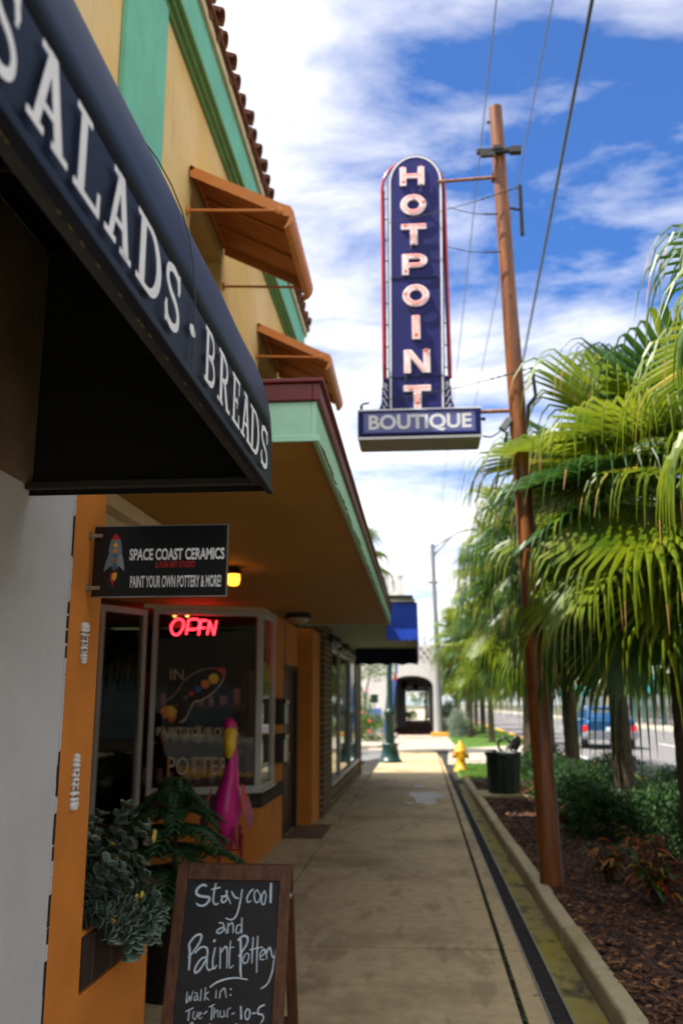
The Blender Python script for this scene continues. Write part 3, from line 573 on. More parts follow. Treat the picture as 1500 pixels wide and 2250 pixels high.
while y < YE + .15:
    dz = rg.uniform(-.012, .012); p0 = Vector((-1.405 + rg.uniform(-.02, .015), y, 6.60 + dz)); p1 = Vector((-5.3, y, 8.0))
    n_ = 8; d = (p1 - p0).normalized(); up = d.cross(Y).normalized(); up = up if up.z > 0 else -up
    for q0, q1, rr in ((p0, p1, .082),):
        outer = []; inner = []
        for pp in (q0, q1):
            for rad, L in ((rr, outer), (rr - .018, inner)):
                L.append([pp + Y * (rad * math.cos(math.pi * k / n_)) + up * (rad * math.sin(math.pi * k / n_)) for k in range(n_ + 1)])
        o_ = outer[0] + outer[1] + inner[0] + inner[1]; m_ = n_ + 1
        mb.add(o_, [(k, k + 1, m_ + k + 1, m_ + k) for k in range(n_)] + [(2 * m_ + k, 3 * m_ + k, 3 * m_ + k + 1, 2 * m_ + k + 1) for k in range(n_)] + [(k, 2 * m_ + k, 2 * m_ + k + 1, k + 1) for k in range(n_)], 0, True)
        # pan tile between
    pa = p0 + Y * .12 + Vector((-.03, 0, -.035)); pb = p1 + Y * .12
    mb.tube([pa, pb], .052, 8)
    y += .238
mb.box((-1.87, 3, 6.56), (-1.42, YE + .1, 6.585)); mb.add([(-1.42, 3, 6.585), (-1.42, YE + .1, 6.585), (-5.3, YE + .1, 7.96), (-5.3, 3, 7.96)], [(0, 1, 2, 3)]); mb.add([(-5.3, 3, 7.96), (-5.3, YE + .1, 7.96), (-9, YE + .1, 6.5), (-9, 3, 6.5)], [(0, 1, 2, 3)])
mb.build('tiled_roof', 'tile', SB)
for a, b in WIN:
    mb = MB(); f = .05
    mb.box((-1.80, a, WZ0), (-1.75, a + f, WZ1)); mb.box((-1.80, b - f, WZ0), (-1.75, b, WZ1)); mb.box((-1.80, a + f, WZ1 - f), (-1.75, b - f, WZ1)); mb.box((-1.80, a + f, WZ0), (-1.75, b - f, WZ0 + f)); mb.box((-1.80, a + f, 4.36), (-1.76, b - f, 4.41))
    fr = mb.build('upper_window', 'darkmetal', SB)
    mb = MB(); mb.box((-1.79, a + f, WZ0 + f), (-1.785, b - f, WZ1 - f)); mb.build('pane', 'glass_d', fr)
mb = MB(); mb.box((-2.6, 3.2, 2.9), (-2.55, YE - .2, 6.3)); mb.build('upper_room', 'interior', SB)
# ---- canopy over the pavement
CX1, CY0, CY1, CZ = -.38, 3.225, 11.60, 2.60
mb = MB(); mb.box((-4.2, CY0 + .02, CZ), (CX1 - .02, CY1 - .02, CZ + .03)); mb.build('soffit', 'soffit', SB)
def fascia(x1, y0, y1, z0, z1, th, back=-1.57):
    m = MB(); m.box((x1 - th, y0, z0), (x1, y1, z1)); m.box((back, y0, z0), (x1 - th, y0 + th, z1)); m.box((back, y1 - th, z0), (x1 - th, y1, z1)); return m
mb = fascia(CX1, CY0, CY1, CZ - .012, CZ + .135, .02)
y = CY0 + .03; rg = random.Random(6)          # buckled sheet-metal drip edge
while y < CY1 - .1:
    st = rg.uniform(.10, .16); mb.add([(CX1 + .002, y, CZ - .012), (CX1 + .002, y + st, CZ - .012), (CX1 + .012 + rg.uniform(0, .012), y + st, CZ - .026 + rg.uniform(-.006, .006)), (CX1 + .012 + rg.uniform(0, .012), y, CZ - .026 + rg.uniform(-.006, .006))], [(0, 1, 2, 3)]); y += st
mb.box((-1.57, CY0 - .012, CZ - .028), (CX1 + .014, CY0, CZ - .002), 0, .003)
mb.build('fascia', 'mint', SB, bevel=.003)
mb = fascia(CX1 + .016, CY0 - .016, CY1 + .016, CZ + .135, CZ + .205, .03); mb.box((-1.57, CY0 - .03, CZ + .205), (CX1 + .03, CY1 + .03, CZ + .222)); mb.build('roof_edge', 'red', SB, bevel=.004)
mb = MB(); mb.box((-1.53, 3.35, 2.52), (-1.45, 6.4, 2.596), 0, .006); mb.box((-1.60, 3.35, 2.44), (-1.535, 6.4, 2.596)); mb.build('transom_beam', ['cream'], SB)
# ---- ground floor
mb = MB(); mb.box((-1.62, 2.966, -.1), (-1.20, 3.27, 2.60)); mb.build('pier', 'orange', SB, bevel=.006)
mb = MB(); mb.box((-1.32, 3.27, -.1), (-1.203, 4.08, .60)); mb.box((-1.62, 3.96, -.1), (-1.32, 4.08, .60)); mb.box((-1.32, 3.262, .60), (-1.222, 4.08, .795)); mb.box((-4.2, 3.27, -.1), (-1.62, 3.40, 2.6)); mb.box((-4.2, 3.4, -.1), (-4.05, 6.6, 2.6)); mb.build('planter_wall', 'orange', SB, bevel=.005)
mb = MB(); mb.box((-1.222, 3.30, .612), (-1.205, 4.075, .782)); mb.box((-1.29, 4.08, .612), (-1.21, 4.094, .782))
mb.build('tile_band', 'tileband', SB, bevel=.002)
mb = MB(); mb.box((-1.62, 3.28, .3), (-1.325, 3.955, .70)); mb.build('planter_soil', 'soil', SB)
# recess: street-facing pane far left, angled display window, corner window, wall, door, pier
A, B, D_ = Vector((-2.735, 8.98, 0)), Vector((-1.675, 9.432, 0)), Vector((-1.675, 10.22, 0))
e = (B - A).normalized(); nn_ = Vector((e.y, -e.x, 0))
SZ0, SZ1 = .73, 2.56
def wallseg(m, p, q, z0, z1, th, out=0.0, mi=0):
    d = (q - p).normalized(); nr = Vector((d.y, -d.x, 0)); a0 = p + nr * out; a1 = q + nr * out; b0 = p + nr * (out - th); b1 = q + nr * (out - th)
    m.add([Vector((v.x, v.y, z)) for z in (z0, z1) for v in (a0, a1, b1, b0)], [(3, 2, 1, 0), (4, 5, 6, 7), (0, 1, 5, 4), (1, 2, 6, 5), (2, 3, 7, 6), (3, 0, 4, 7)], mi)
END = Vector((-1.675, 11.02, 0))
mb = MB(); wallseg(mb, A, B, -.1, .55, .12); wallseg(mb, B, END, -.1, .55, .12); wallseg(mb, D_ + Y * .06, END, .735, 2.6, .12); wallseg(mb, A, B, .55, .70, .12, -.002); wallseg(mb, B, END, .55, .735, .12, -.002)
mb.box((-1.80, 11.02, 2.08), (-1.66, 12.16, 2.6)); mb.build('storefront_wall', 'orange', SB)
mb = MB(); wallseg(mb, A, B, .552, .700, .03, .018); wallseg(mb, B + e * .004, END, .552, .700, .03, .018); mb.build('tile_band', 'tileband', SB)
def window_frame(nm, p, q, z0, z1, f, sill, mull=()):
    m = MB(); wallseg(m, p, q, z0, z0 + f * .7, .06, .01); wallseg(m, p, q, z1 - f, z1, .06, .01); d = (q - p).normalized(); L = (q - p).length
    for t0, t1 in [(0, f), (L - f, L)] + [(t - f / 2, t + f / 2) for t in mull]: wallseg(m, p + d * t0, p + d * t1, z0 + f * .7, z1 - f, .06, .008)
    if sill: wallseg(m, p, q, z0 - .03, z0, .12, .035)
    return m
E0 = Vector((-3.95, 6.55, 0))
mb = window_frame('e', E0, A - e * .06, .05, 2.54, .06, False, (1.1, 2.05)); fe = mb.build('entry_window', 'frame', SB, bevel=.004)
mb = MB(); wallseg(mb, E0, A - e * .06, .08, 2.5, .006, -.02); mb.build('pane', 'glass', fe)
mb = window_frame('d', A, B, SZ0, SZ1, .055, True); wallseg(mb, A - e * .0, A + e * .075, .02, SZ0 - .03, .06, .01); f1 = mb.build('display_window', 'frame', SB, bevel=.003)
mb = MB(); wallseg(mb, A, B, SZ0 + .03, SZ1 - .05, .006, -.02); mb.build('pane', 'glass', f1)
mb = window_frame('c', B + Y * .004, D_ + Y * .06, SZ0, SZ1, .05, True); f2 = mb.build('corner_window', 'frame', SB, bevel=.003)
mb = MB(); wallseg(mb, B, D_, SZ0 + .03, SZ1 - .05, .006, -.02); mb.build('pane', 'glass', f2)
mb = MB(); wallseg(mb, A - e * .1, B, 2.562, 2.60, .08, .02); wallseg(mb, B, D_ + Y * .06, 2.562, 2.60, .08, .02); mb.build('head_trim', 'cream', SB)
mb = MB(); mb.box((-1.76, 11.02, .02), (-1.66, 11.10, 2.08)); mb.box((-1.76, 12.08, .02), (-1.66, 12.16, 2.08)); mb.box((-1.76, 11.10, 2.02), (-1.66, 12.08, 2.08)); mb.build('door_frame', 'black', SB)
mb = MB(); mb.box((-1.74, 11.10, .02), (-1.70, 12.08, 2.02)); mb.box((-1.70, 11.2, .2), (-1.692, 11.98, .9), 0, .003); mb.box((-1.70, 11.2, 1.0), (-1.692, 11.98, 1.9), 0, .003); dd = mb.build('door', 'door', SB)
mb = MB(); mb.tube([(-1.69, 11.18, 1.0), (-1.63, 11.18, 1.02), (-1.63, 11.18, .85), (-1.69, 11.18, .83)], .010, 8); mb.build('handle', 'steel', dd)
mb = MB(); mb.box((-1.9, 12.17, -.1), (-1.46, 13.08, 2.6)); mb.build('pier', 'orange', SB, bevel=.006)
# shop interior: closed dark room with shelves
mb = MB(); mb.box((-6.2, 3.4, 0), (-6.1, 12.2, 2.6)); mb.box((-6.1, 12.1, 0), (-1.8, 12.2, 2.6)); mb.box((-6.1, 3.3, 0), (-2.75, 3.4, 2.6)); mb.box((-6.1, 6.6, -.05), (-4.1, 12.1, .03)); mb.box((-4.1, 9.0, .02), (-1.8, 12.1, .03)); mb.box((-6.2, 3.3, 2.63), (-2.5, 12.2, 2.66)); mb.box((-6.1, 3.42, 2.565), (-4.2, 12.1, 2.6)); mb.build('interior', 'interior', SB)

# ---- window awnings of sheet metal
def window_awning(y0, y1, label):
    t = thing('window_awning', label, 'awning', (FX_, (y0 + y1) / 2, 5.3), 'orange metal window awnings')
    zt, zf, xo = 5.33, 4.86, -.80
    pr = []                                # profile of the sheet: straight slope then a rolled front lip
    a = Vector((FX_ + .01, zt)); b = Vector((xo - .10, zf + .135))
    for k in range(8): pr.append(a.lerp(b, k / 7))
    for k in range(1, 7):
        an = R(65 - 135 * k / 6); pr.append(Vector((xo - .115 + .10 * math.cos(an), zf + .045 + .10 * math.sin(an))))
    m = MB(); n_ = len(pr); th = .008
    cols = int((y1 - y0) / .035); vs = []
    for j in range(cols + 1):
        yy = y0 + (y1 - y0) * j / cols; off = .006 * (1 if j % 2 else -1)
        for i, p in enumerate(pr):
            vs.append((p.x + off * .4, yy, p.y + off))
    m.add(vs, [(j * n_ + i, j * n_ + i + 1, (j + 1) * n_ + i + 1, (j + 1) * n_ + i) for j in range(cols) for i in range(n_ - 1)], 0, False)
    o = m.build('sheet', 'awn_orange', t, fixn=False); md = o.modifiers.new('s', 'SOLIDIFY'); md.thickness = .006
    for yy in (y0, y1):
        m = MB(); q = [(p.x, yy, p.y) for p in pr]; low = [(p.x - (.03 if i > 8 else 0), yy, p.y - (.085 if i < 9 else .03 if i == 9 else 0)) for i, p in enumerate(pr) if i < 12]
        m.plate(q + low[::-1], (0, .012 if yy == y0 else -.012, 0)); m.build('end_cap', 'awn_orange', t)
    m = MB()
    for k in (.35, .68):
        yy = y0 + (y1 - y0) * k; m.tube([(p.x, yy, p.y - .02) for p in pr[:9]], .012, 6)
    m.tube([(pr[8].x, y0 + .01, pr[8].y - .06), (pr[8].x, y1 - .01, pr[8].y - .06)], .012, 6); m.tube([(FX_ + .02, y0, zt - .02), (FX_ + .02, y1, zt - .02)], .02, 6)
    m.build('rib', 'awn_orange', t)
    for yy, mt in ((y0 - .012, 0), (y1 + .012, 0)):
        m = MB(); m.tube([(FX_, yy, 4.97), (xo - .13, yy, 4.935)], .011, 8); m.ell((FX_ + .01, yy, 4.97), .012, .03, .035); m.ell((xo - .12, yy, 4.935), .03, .018, .03); m.build('arm', 'awn_orange', t)
    return t
window_awning(5.52, 6.66, 'large nearer orange metal window awning on the yellow wall above the navy canvas')
window_awning(8.20, 9.50, 'smaller farther orange metal window awning just above the maroon canopy edge')

# ---- ornaments on the pier
def cleat(z0, z1, yv, label):
    t = MB(); h = z1 - z0; x = -1.195
    prof_ = [(.0, .010), (.08, .016), (.17, .019), (.27, .012), (.36, .021), (.46, .014), (.54, .020), (.62, .012), (.72, .027), (.83, .026), (.93, .020), (1.0, .016)]
    for k, r_ in prof_: t.ell((x, yv, z0 + k * h), .015, r_ * 1.25, h * .060, 0, 10, 6)
    t.ell((x, yv - .014, z1 - .01), .013, .013, .018); t.ell((x, yv + .014, z1 - .01), .013, .013, .018)
    for k in (.32, .50, .62, .76): 
        t.ell((x + .011, yv - .011, z0 + k * h), .004, .0065, .0065, 1, 8, 5); t.ell((x + .011, yv + .011, z0 + (k + .03) * h), .004, .006, .006, 1, 8, 5)
    return tag(t.build('wall_ornament', ['white', 'rustmetal'], origin=(-1.2, yv, z0)), label, 'ornament', 'white cast ornaments on the orange pier')
p = at(182, 1410, x=-1.2); cleat(at(182, 1455, x=-1.2).z, at(182, 1372, x=-1.2).z, p.y, 'upper white scrolled cast bracket with rust spots on the orange pier')
p = at(162, 1720, x=-1.2); q0, q1 = at(160, 1775, x=-1.2).z, at(165, 1662, x=-1.2).z
o = cleat(q0, q1, p.y, 'lower white scrolled cast bracket with rust spots on the orange pier')
for v in o.data.vertices: v.co.z = (q1 - q0) - v.co.z

# ---- hanging shop sign
sy = 3.12
a0, a1, b0, b1 = at(205, 1165, y=sy), at(500, 1146, y=sy), at(190, 1308, y=sy), at(498, 1302, y=sy)
HX0, HX1, HZ0, HZ1 = -1.185, a1.x, b0.z - .005, (a0.z + a1.z) / 2
HS = thing('hanging_sign', 'black rectangular ceramics shop sign with a rocket, bracketed to the orange pier', 'sign', (HX0, sy, HZ1))
mb = MB(); mb.box((HX0, sy, HZ0), (HX1, sy + .012, HZ1), 0); mb.build('board', 'signblack', HS, bevel=.0015)
mb = MB(); t = .004
mb.box((HX0, sy + .001, HZ1), (HX1 + t, sy + .011, HZ1 + t)); mb.box((HX0, sy + .001, HZ0 - t), (HX1 + t, sy + .011, HZ0)); mb.box((HX1, sy + .001, HZ0), (HX1 + t, sy + .011, HZ1)); mb.build('edging', 'steel', HS)
for zz in (HZ1 - .035, HZ0 + .03):
    mb = MB(); mb.box((-1.2, sy - .012, zz - .007), (HX0 + .035, sy - .004, zz + .007), 0, .002); mb.box((-1.2, sy - .02, zz - .012), (-1.196, sy + .02, zz + .012)); mb.ell((HX0 + .025, sy - .006, zz), .006, .006, .006, 0, 8, 5); mb.ell((HX0 + .005, sy - .008, zz), .007, .006, .007, 0, 8, 5); mb.build('bracket', 'steel', HS)
W_, H_ = HX1 - HX0, HZ1 - HZ0
def hp(u, v, d=.001): return Vector((HX0 + u * W_, sy - d, HZ0 + v * H_))
def hpoly(m, pts, mi=0, d=.001): m.add([hp(u, v, d) for u, v in pts], [list(range(len(pts)))], mi)
for txt, u0, u1, v, h, bold, mt in (('SPACE COAST CERAMICS', .275, .985, .515, .150, .035, 'letter'), ('& FUN ART STUDIO', .475, .77, .400, .085, .01, 'p_red'), ('PAINT YOUR OWN POTTERY & MORE!', .29, .965, .125, .155, .025, 'letter')):
    mb = MB(); text_on(mb, txt, hp(u0, v, 0), X, Z, -Y, (u1 - u0) * W_, h * H_, bold); mb.build('lettering', mt, HS, fixn=False)
mb = MB(); ru, rv = .165, .5
def rk(pts): return [(u / 1000, v / 1000) for u, v in pts]
body = [(162, 850), (130, 800), (118, 700), (120, 600), (133, 470), (150, 400), (190, 400), (207, 470), (218, 600), (216, 700), (203, 800), (175, 850)]
hpoly(mb, rk(body), 0, .0012); hpoly(mb, rk([(120, 610), (100, 500), (85, 345), (133, 420), (152, 470), (140, 560)]), 1, .0016); hpoly(mb, rk([(217, 610), (232, 500), (243, 355), (200, 430), (185, 480), (198, 560)]), 2, .0016)
hpoly(mb, rk([(168, 480), (145, 390), (168, 350), (190, 395)]), 3, .0018); hpoly(mb, rk([(128, 800), (165, 905), (206, 805), (168, 815)]), 4, .0018)
for (u, v, r_, mi) in ((168, 730, 19, 5), (166, 650, 17, 6), (166, 575, 15, 7), (165, 510, 14, 8), (164, 455, 12, 9), (165, 415, 9, 7)):
    c = hp(u / 1000, v / 1000, .0022); mb.add(circ(c, r_ / 1000 * W_ * .9, X, Z, 14), [list(range(14))], mi)
hpoly(mb, rk([(140, 335), (185, 345), (190, 290), (178, 215), (165, 230), (158, 120), (148, 215), (138, 225)]), 4, .0012); hpoly(mb, rk([(160, 330), (188, 335), (186, 270), (168, 215), (155, 270)]), 5, .0018); hpoly(mb, rk([(148, 320), (162, 300), (166, 220), (150, 240)]), 6, .0015)
mb.build('rocket', ['rk_grey', 'rk_grey', 'rk_grey2', 'rk_dark', 'p_red', 'p_yel', 'p_org', 'p_blu', 'p_sal', 'p_grn'], HS, fixn=False)

# ---- neon OPEN sign just inside the display window
def onwin(px, py, out): return at(px, py, pl=(A + nn_ * out, nn_))
ON = thing('neon_sign', 'glowing red neon open sign hanging inside the dark display window', 'sign', onwin(425, 1395, -.08))
def tubes(m, strokes, f, r_, mi=0):
    for st in strokes: m.tube([f(*q) for q in spline(st, 5)] if len(st) > 2 else [f(*q) for q in st], r_, 7, mi)
mb = MB(); fo = lambda px, py: onwin(px, py, -.08)
z4 = lambda x, y: (150 + x * .4, 1100 + y * .4)
Ost = [[z4(590, 655), z4(565, 690), z4(575, 730), z4(603, 735), z4(630, 700), z4(632, 665), z4(610, 650), z4(590, 655)]]
Pst = [[z4(648, 735), z4(662, 655)], [z4(662, 655), z4(708, 651), z4(722, 674), z4(708, 704), z4(655, 708)]]
Est = [[z4(716, 738), z4(731, 657)], [z4(731, 657), z4(764, 659)], [z4(724, 697), z4(752, 699)]]
Nst = [[z4(764, 735), z4(776, 660)], [z4(776, 660), z4(801, 738)], [z4(800, 738), z4(815, 660)]]
for st in (Ost, Pst, Est, Nst):
    mb = MB(); tubes(mb, st, fo, .0088); mb.build('neon_tube', 'neonopen', ON)
mb = MB(); mb.tube([onwin(385, 1355, -.09), onwin(385, 1318, -.09)], .002, 5); mb.tube([onwin(466, 1360, -.09), onwin(466, 1320, -.09)], .002, 5); mb.build('wire', 'darkmetal', ON)

# ---- paintings on the display window glass
WP = MB()
def wq(x, y, d=-.017): return onwin(150 + x * .4, 1100 + y * .4, d)
def wpoly(pts, mi, d=-.017): WP.add([wq(x, y, d) for x, y in pts], [list(range(len(pts)))], mi)
wpoly([(858, 925), (850, 985), (800, 1050), (735, 1095), (690, 1110), (640, 1205), (612, 1215), (628, 1140), (600, 1120), (530, 1105), (590, 1060), (640, 985), (720, 935), (800, 918)], 0)
ribbon(WP, [wq(x, y, -.0165) for x, y in spline([(858, 925), (850, 985), (800, 1050), (735, 1095), (690, 1110), (640, 1205), (612, 1215)], 4)], .012, nn_, 1)
ribbon(WP, [wq(x, y, -.0165) for x, y in spline([(530, 1105), (590, 1060), (640, 985), (720, 935), (800, 918)], 4)], .006, nn_, 1)
wpoly([(800, 920), (860, 918), (856, 975), (835, 945)], 2, -.016)
for (x, y, r_, mi) in ((800, 978, 29, 3), (753, 1008, 25, 4), (712, 1036, 19, 5), (677, 1060, 15, 2), (645, 1082, 12, 6)): WP.add([wq(x + r_ * math.cos(k * .45), y + r_ * math.sin(k * .45), -.015) for k in range(14)], [list(range(14))], mi)
wpoly([(598, 1150), (570, 1125), (520, 1130), (500, 1165), (525, 1170), (515, 1195), (550, 1195), (560, 1225), (590, 1200)], 4, -.016); wpoly([(598, 1152), (570, 1130), (540, 1140), (555, 1165), (545, 1185), (585, 1180)], 3, -.015); wpoly([(560, 1222), (592, 1195), (575, 1205), (545, 1200)], 2, -.0155)
WP.build('rocket_painting', ['w_rocket', 'w_dim', 'p_red', 'p_yel', 'p_org', 'p_blu', 'p_grn', 'w_orange'], f1, fixn=False)
WP = MB()
def painted(txt, x0, x1, y, h, mi, bold=.0):
    o = wq(x0, y, -.0168); wd = (wq(x1, y) - wq(x0, y)).length; hh = (wq(x0, y - h) - wq(x0, y)).length
    text_on(WP, txt, o, (wq(x1, y) - wq(x0, y)).normalized(), Z, nn_, wd, hh, bold, mi)
painted('PAINT YOUR OWN', 485, 930, 1293, 46, 1, .02); painted('POTTERY', 545, 935, 1505, 95, 1, .005); painted('IN', 560, 632, 985, 60, 1, -.01)
for x in (552, 683, 735, 785, 840): ribbon(WP, [wq(x, 1412, -.0148), wq(x - 2, 1503, -.0148)], .020, nn_, 7)
WP.build('painted_lettering', ['w_rocket', 'w_dim', 'p_red', 'p_yel', 'p_org', 'p_blu', 'p_grn', 'w_orange'], f1, fixn=False)

# ---- shelves with pottery in the shop
sh = thing('display_shelf', 'dark shelf of pale bisque pottery standing inside behind the display window', 'shelf', (-2.4, 9.9, 0))
mb = MB()
for zz in (.72, 1.15, 1.55): mb.box((-3.1, 9.75, zz), (-1.9, 10.1, zz + .025))
for xx in (-3.12, -1.9): mb.box((xx, 9.75, .02), (xx + .03, 10.1, 1.95))
mb.build('frame', 'shelf', sh)
rg = random.Random(17); k = 0
potlab = ['round', 'tall', 'squat', 'narrow', 'wide', 'tapered', 'small']
for zz in (.745, 1.175, 1.575):
    for i in range(8):
        x = -3.0 + i * .14 + rg.uniform(-.02, .02); h = rg.uniform(.08, .19); r_ = rg.uniform(.03, .055)
        m = MB(); m.lathe((x, 9.85 + rg.uniform(-.04, .12), zz), [(r_ * .6, 0), (r_, h * .4), (r_ * .75, h * .8), (r_ * .85, h)], 12)
        tag(m.build('pottery', 'ceramic', origin=(x, 9.85, zz)), 'unpainted pale pot on the shelf behind the display window', 'pot', 'bisque pots on the shop shelf')
# counter of painted ware low in the window
m = MB(); rg = random.Random(19)
ld = thing('window_ledge', 'low dark ledge crowded with pale ornaments just behind the window sill', 'ledge', (-2.2, 9.5, .6))
m.box((-2.7, 9.42, .55), (-1.85, 9.75, .68)); m.build('board', 'shelf', ld)
for i in range(9):
    x = -2.6 + i * .085; y_ = 9.56 + rg.uniform(-.02, .06); r_ = rg.uniform(.022, .04); m = MB(); m.lathe((x, y_, .68), [(r_ * .8, 0), (r_, r_), (r_ * .6, r_ * 1.8), (.005, r_ * 2.2)], 10)
    tag(m.build('pottery', 'ceramic', origin=(x, y_, .68)), 'small pale ornament on the ledge behind the window sill', 'pot', 'small ornaments on the window ledge')
_cb = at(398, 1349, y=10.2)
CHD = thing('chandelier', 'small ceiling light with two warm bulbs inside the shop above the neon sign', 'ceiling light', (_cb.x, 10.2, 2.5))
m = MB(); m.tube([(_cb.x, 10.2, 2.56), (_cb.x, 10.2, _cb.z - .03)], .008, 6); m.tube([(_cb.x - .08, 10.2, _cb.z - .04), (_cb.x + .08, 10.2, _cb.z - .04)], .008, 6); m.build('arm', 'darkmetal', CHD)
for xx in (_cb.x - .075, _cb.x + .075): m = MB(); m.ell((xx, 10.2, _cb.z), .03, .03, .038); m.build('bulb', 'dimglow', CHD)
# dim side-window products
for i, (z_, cm) in enumerate(((1.55, 'tealcloth'), (1.05, 'ceramic'), (.78, 'bluecanvas'))):
    m = MB(); m.lathe((-2.0, 10.75, z_), [(.05, 0), (.08, .06), (.07, .14), (.03, .17)], 12); m.box((-2.2, 10.6, z_ - .03), (-1.85, 10.9, z_))
    tag(m.build('shelf_ware', cm, origin=(-2, 10.75, z_)), ['teal glazed jar on the top bracket in the corner window', 'white jar on the middle bracket in the corner window', 'blue glazed jar on the lowest bracket in the corner window'][i], 'jar')

# ---- soffit lamps
p = at(513, 1275, z=2.5)
SL = thing('soffit_lamp', 'glowing amber lantern under the brown canopy ceiling', 'lamp', (p.x, p.y, 2.6))
m = MB(); m.lathe((p.x, p.y, 2.515), [(.065, .03), (.060, .055), (.04, .085)], 16); m.build('cap', 'darkmetal', SL)
m = MB(); m.lathe((p.x, p.y, 2.425), [(.025, .035), (.042, .045), (.050, .08), (.047, .118)], 16); m.build('globe', 'warmglow', SL)
p = at(655, 1358, z=2.55)
DL = thing('dome_light', 'unlit flush dome light under the canopy near the dark door', 'lamp', (p.x, p.y, 2.6))
m = MB(); m.lathe((p.x, p.y, 2.545), [(.15, 0), (.155, .03), (.13, .055)], 20); m.build('rim', 'darkmetal', DL)
m = MB(); m.lathe((p.x, p.y, 2.48), [(.01, 0), (.07, .012), (.11, .04), (.12, .066)], 20); m.build('dome', 'opal', DL)
p = Vector((-2.62, 9.6, 2.45)); HLP = thing('pendant_lamp', 'grey dome pendant lamp inside the shop at the top of the display window', 'lamp', (p.x, p.y, 2.6))
m = MB(); m.lathe((p.x, p.y, 2.40), [(.15, 0), (.14, .05), (.08, .10), (.02, .13)], 16); m.tube([(p.x, p.y, 2.5), (p.x, p.y, 2.6)], .01, 6); m.build('shade', 'opal', HLP)

# ---- mailboxes and doormat
for z0, z1, lb in ((1.36, 1.64, 'upper black wall mailbox beside the dark shop door'), (.93, 1.24, 'lower black wall mailbox beside the dark shop door')):
    t = thing('mailbox', lb, 'mailbox', (-1.675, 10.55, z0), 'black mailboxes beside the door')
    m = MB(); m.box((-1.674, 10.40, z0), (-1.57, 10.68, z1), 0, .012); m.build('box', 'black', t)
    m = MB(); m.box((-1.674, 10.39, z1 - .05), (-1.555, 10.69, z1 + .012), 0, .012); m.build('lid', 'black', t)
m = MB(); m.box((-1.66, 11.1, .02), (-1.20, 12.3, .034), 0, .004)
tag(m.build('doormat', 'mat', origin=(-1.4, 11.7, .02), bevel=0), 'reddish woven doormat on the step before the dark door', 'doormat')

# ================================================================== FLAMINGO
fx, fy = -1.43, 7.0
FL = thing('flamingo_figure', 'tall magenta metal flamingo statue with yellow beak at the shop entrance', 'statue', (fx, fy, .018))
zh = lambda py: at(505, py, y=fy).z
xq = lambda px, py: at(px, py, y=fy).x
m = MB()
bod = [(xq(497, 1835), zh(1842), .05, .10), (xq(495, 1815), zh(1815), .085, .17), (xq(496, 1785), zh(1785), .115, .20), (xq(498, 1755), zh(1755), .112, .16), (xq(502, 1725), zh(1725), .074, .09), (xq(507, 1700), zh(1700), .054, .06), (xq(508, 1670), zh(1670), .052, .055), (xq(507, 1640), zh(1640), .043, .045), (xq(503, 1615), zh(1615), .042, .043), (xq(505, 1600), zh(1602), .054, .064), (xq(507, 1590), zh(1591), .054, .066), (xq(506, 1582), zh(1583), .040, .05), (xq(506, 1578), zh(1577), .008, .01)]
vs = []; nseg = 18
for i, (x, z, rx, ry) in enumerate(bod):
    off = (-.02 if i >= 9 else (.06 if i <= 3 else .02))
    for k in range(nseg): vs.append((x + rx * math.cos(2 * math.pi * k / nseg), fy + off + ry * math.sin(2 * math.pi * k / nseg), z))
m.add(vs, [(i * nseg + k, i * nseg + (k + 1) % nseg, (i + 1) * nseg + (k + 1) % nseg, (i + 1) * nseg + k) for i in range(len(bod) - 1) for k in range(nseg)], 0, True); m.add(vs[:nseg], [list(range(nseg))[::-1]])
o = m.build('body', 'pink', FL); md = o.modifiers.new('s', 'SUBSURF'); md.levels = md.render_levels = 1
m = MB(); bx_, bz = xq(509, 1610), zh(1608)
m.tube([(bx_, fy - .05, bz), (bx_ + .006, fy - .095, bz - .05), (bx_ + .010, fy - .11, bz - .11), (bx_ + .004, fy - .095, bz - .165), (bx_ - .010, fy - .075, bz - .205)], [.050, .049, .044, .033, .008], 12)
m.build('beak', 'beak', FL)
m = MB(); m.tube([(bx_ - .004, fy - .073, bz - .12), (bx_ - .006, fy - .082, bz - .17), (bx_ - .012, fy - .070, bz - .21), (bx_ - .018, fy - .06, bz - .235)], [.034, .033, .022, .005], 10); m.build('beak_tip', 'black', FL)
for s in (-1, 1): m = MB(); m.ell((xq(506, 1595) + s * .043, fy - .035, zh(1597)), .008, .012, .012, 0, 8, 6); m.build('eye', 'black', FL)
rg = random.Random(31)
for s in (-1, 1):
    m = MB(); cx_ = xq(496, 1770); cz = zh(1750)
    for row in range(6 if s < 0 else 3):
        for k in range(6):
            a = fy + .26 - .035 * k + row * .02; x = cx_ + s * (.072 + .045 * math.sin(math.pi * (row + .6) / 6) + (.085 if s < 0 else 0)); z = cz + .03 - row * .045 - k * .012; L = .13 + .02 * row
            d = Vector((s * (.25 + .1 * row / 6), .25, -1)).normalized(); sd = Vector((0, 1, .2)).normalized() * .024; p = Vector((x, a, z))
            m.plate([p - sd, p + sd, p + d * L * .75 + sd * .8, p + d * L, p + d * L * .75 - sd * .8], Vector((s * .005, 0, 0)), 0 if row < 4 else 1)
    if s > 0: m.plate([(cx_ + .13, fy - .04, cz + .10), (cx_ + .145, fy, cz + .06), (cx_ + .155, fy + .02, cz - .10), (cx_ + .14, fy - .02, cz - .14), (cx_ + .125, fy - .05, cz - .06)], (.006, 0, 0), 2)
    m.build('wing', ['pink2', 'black', 'salmon'], FL)
m = MB()
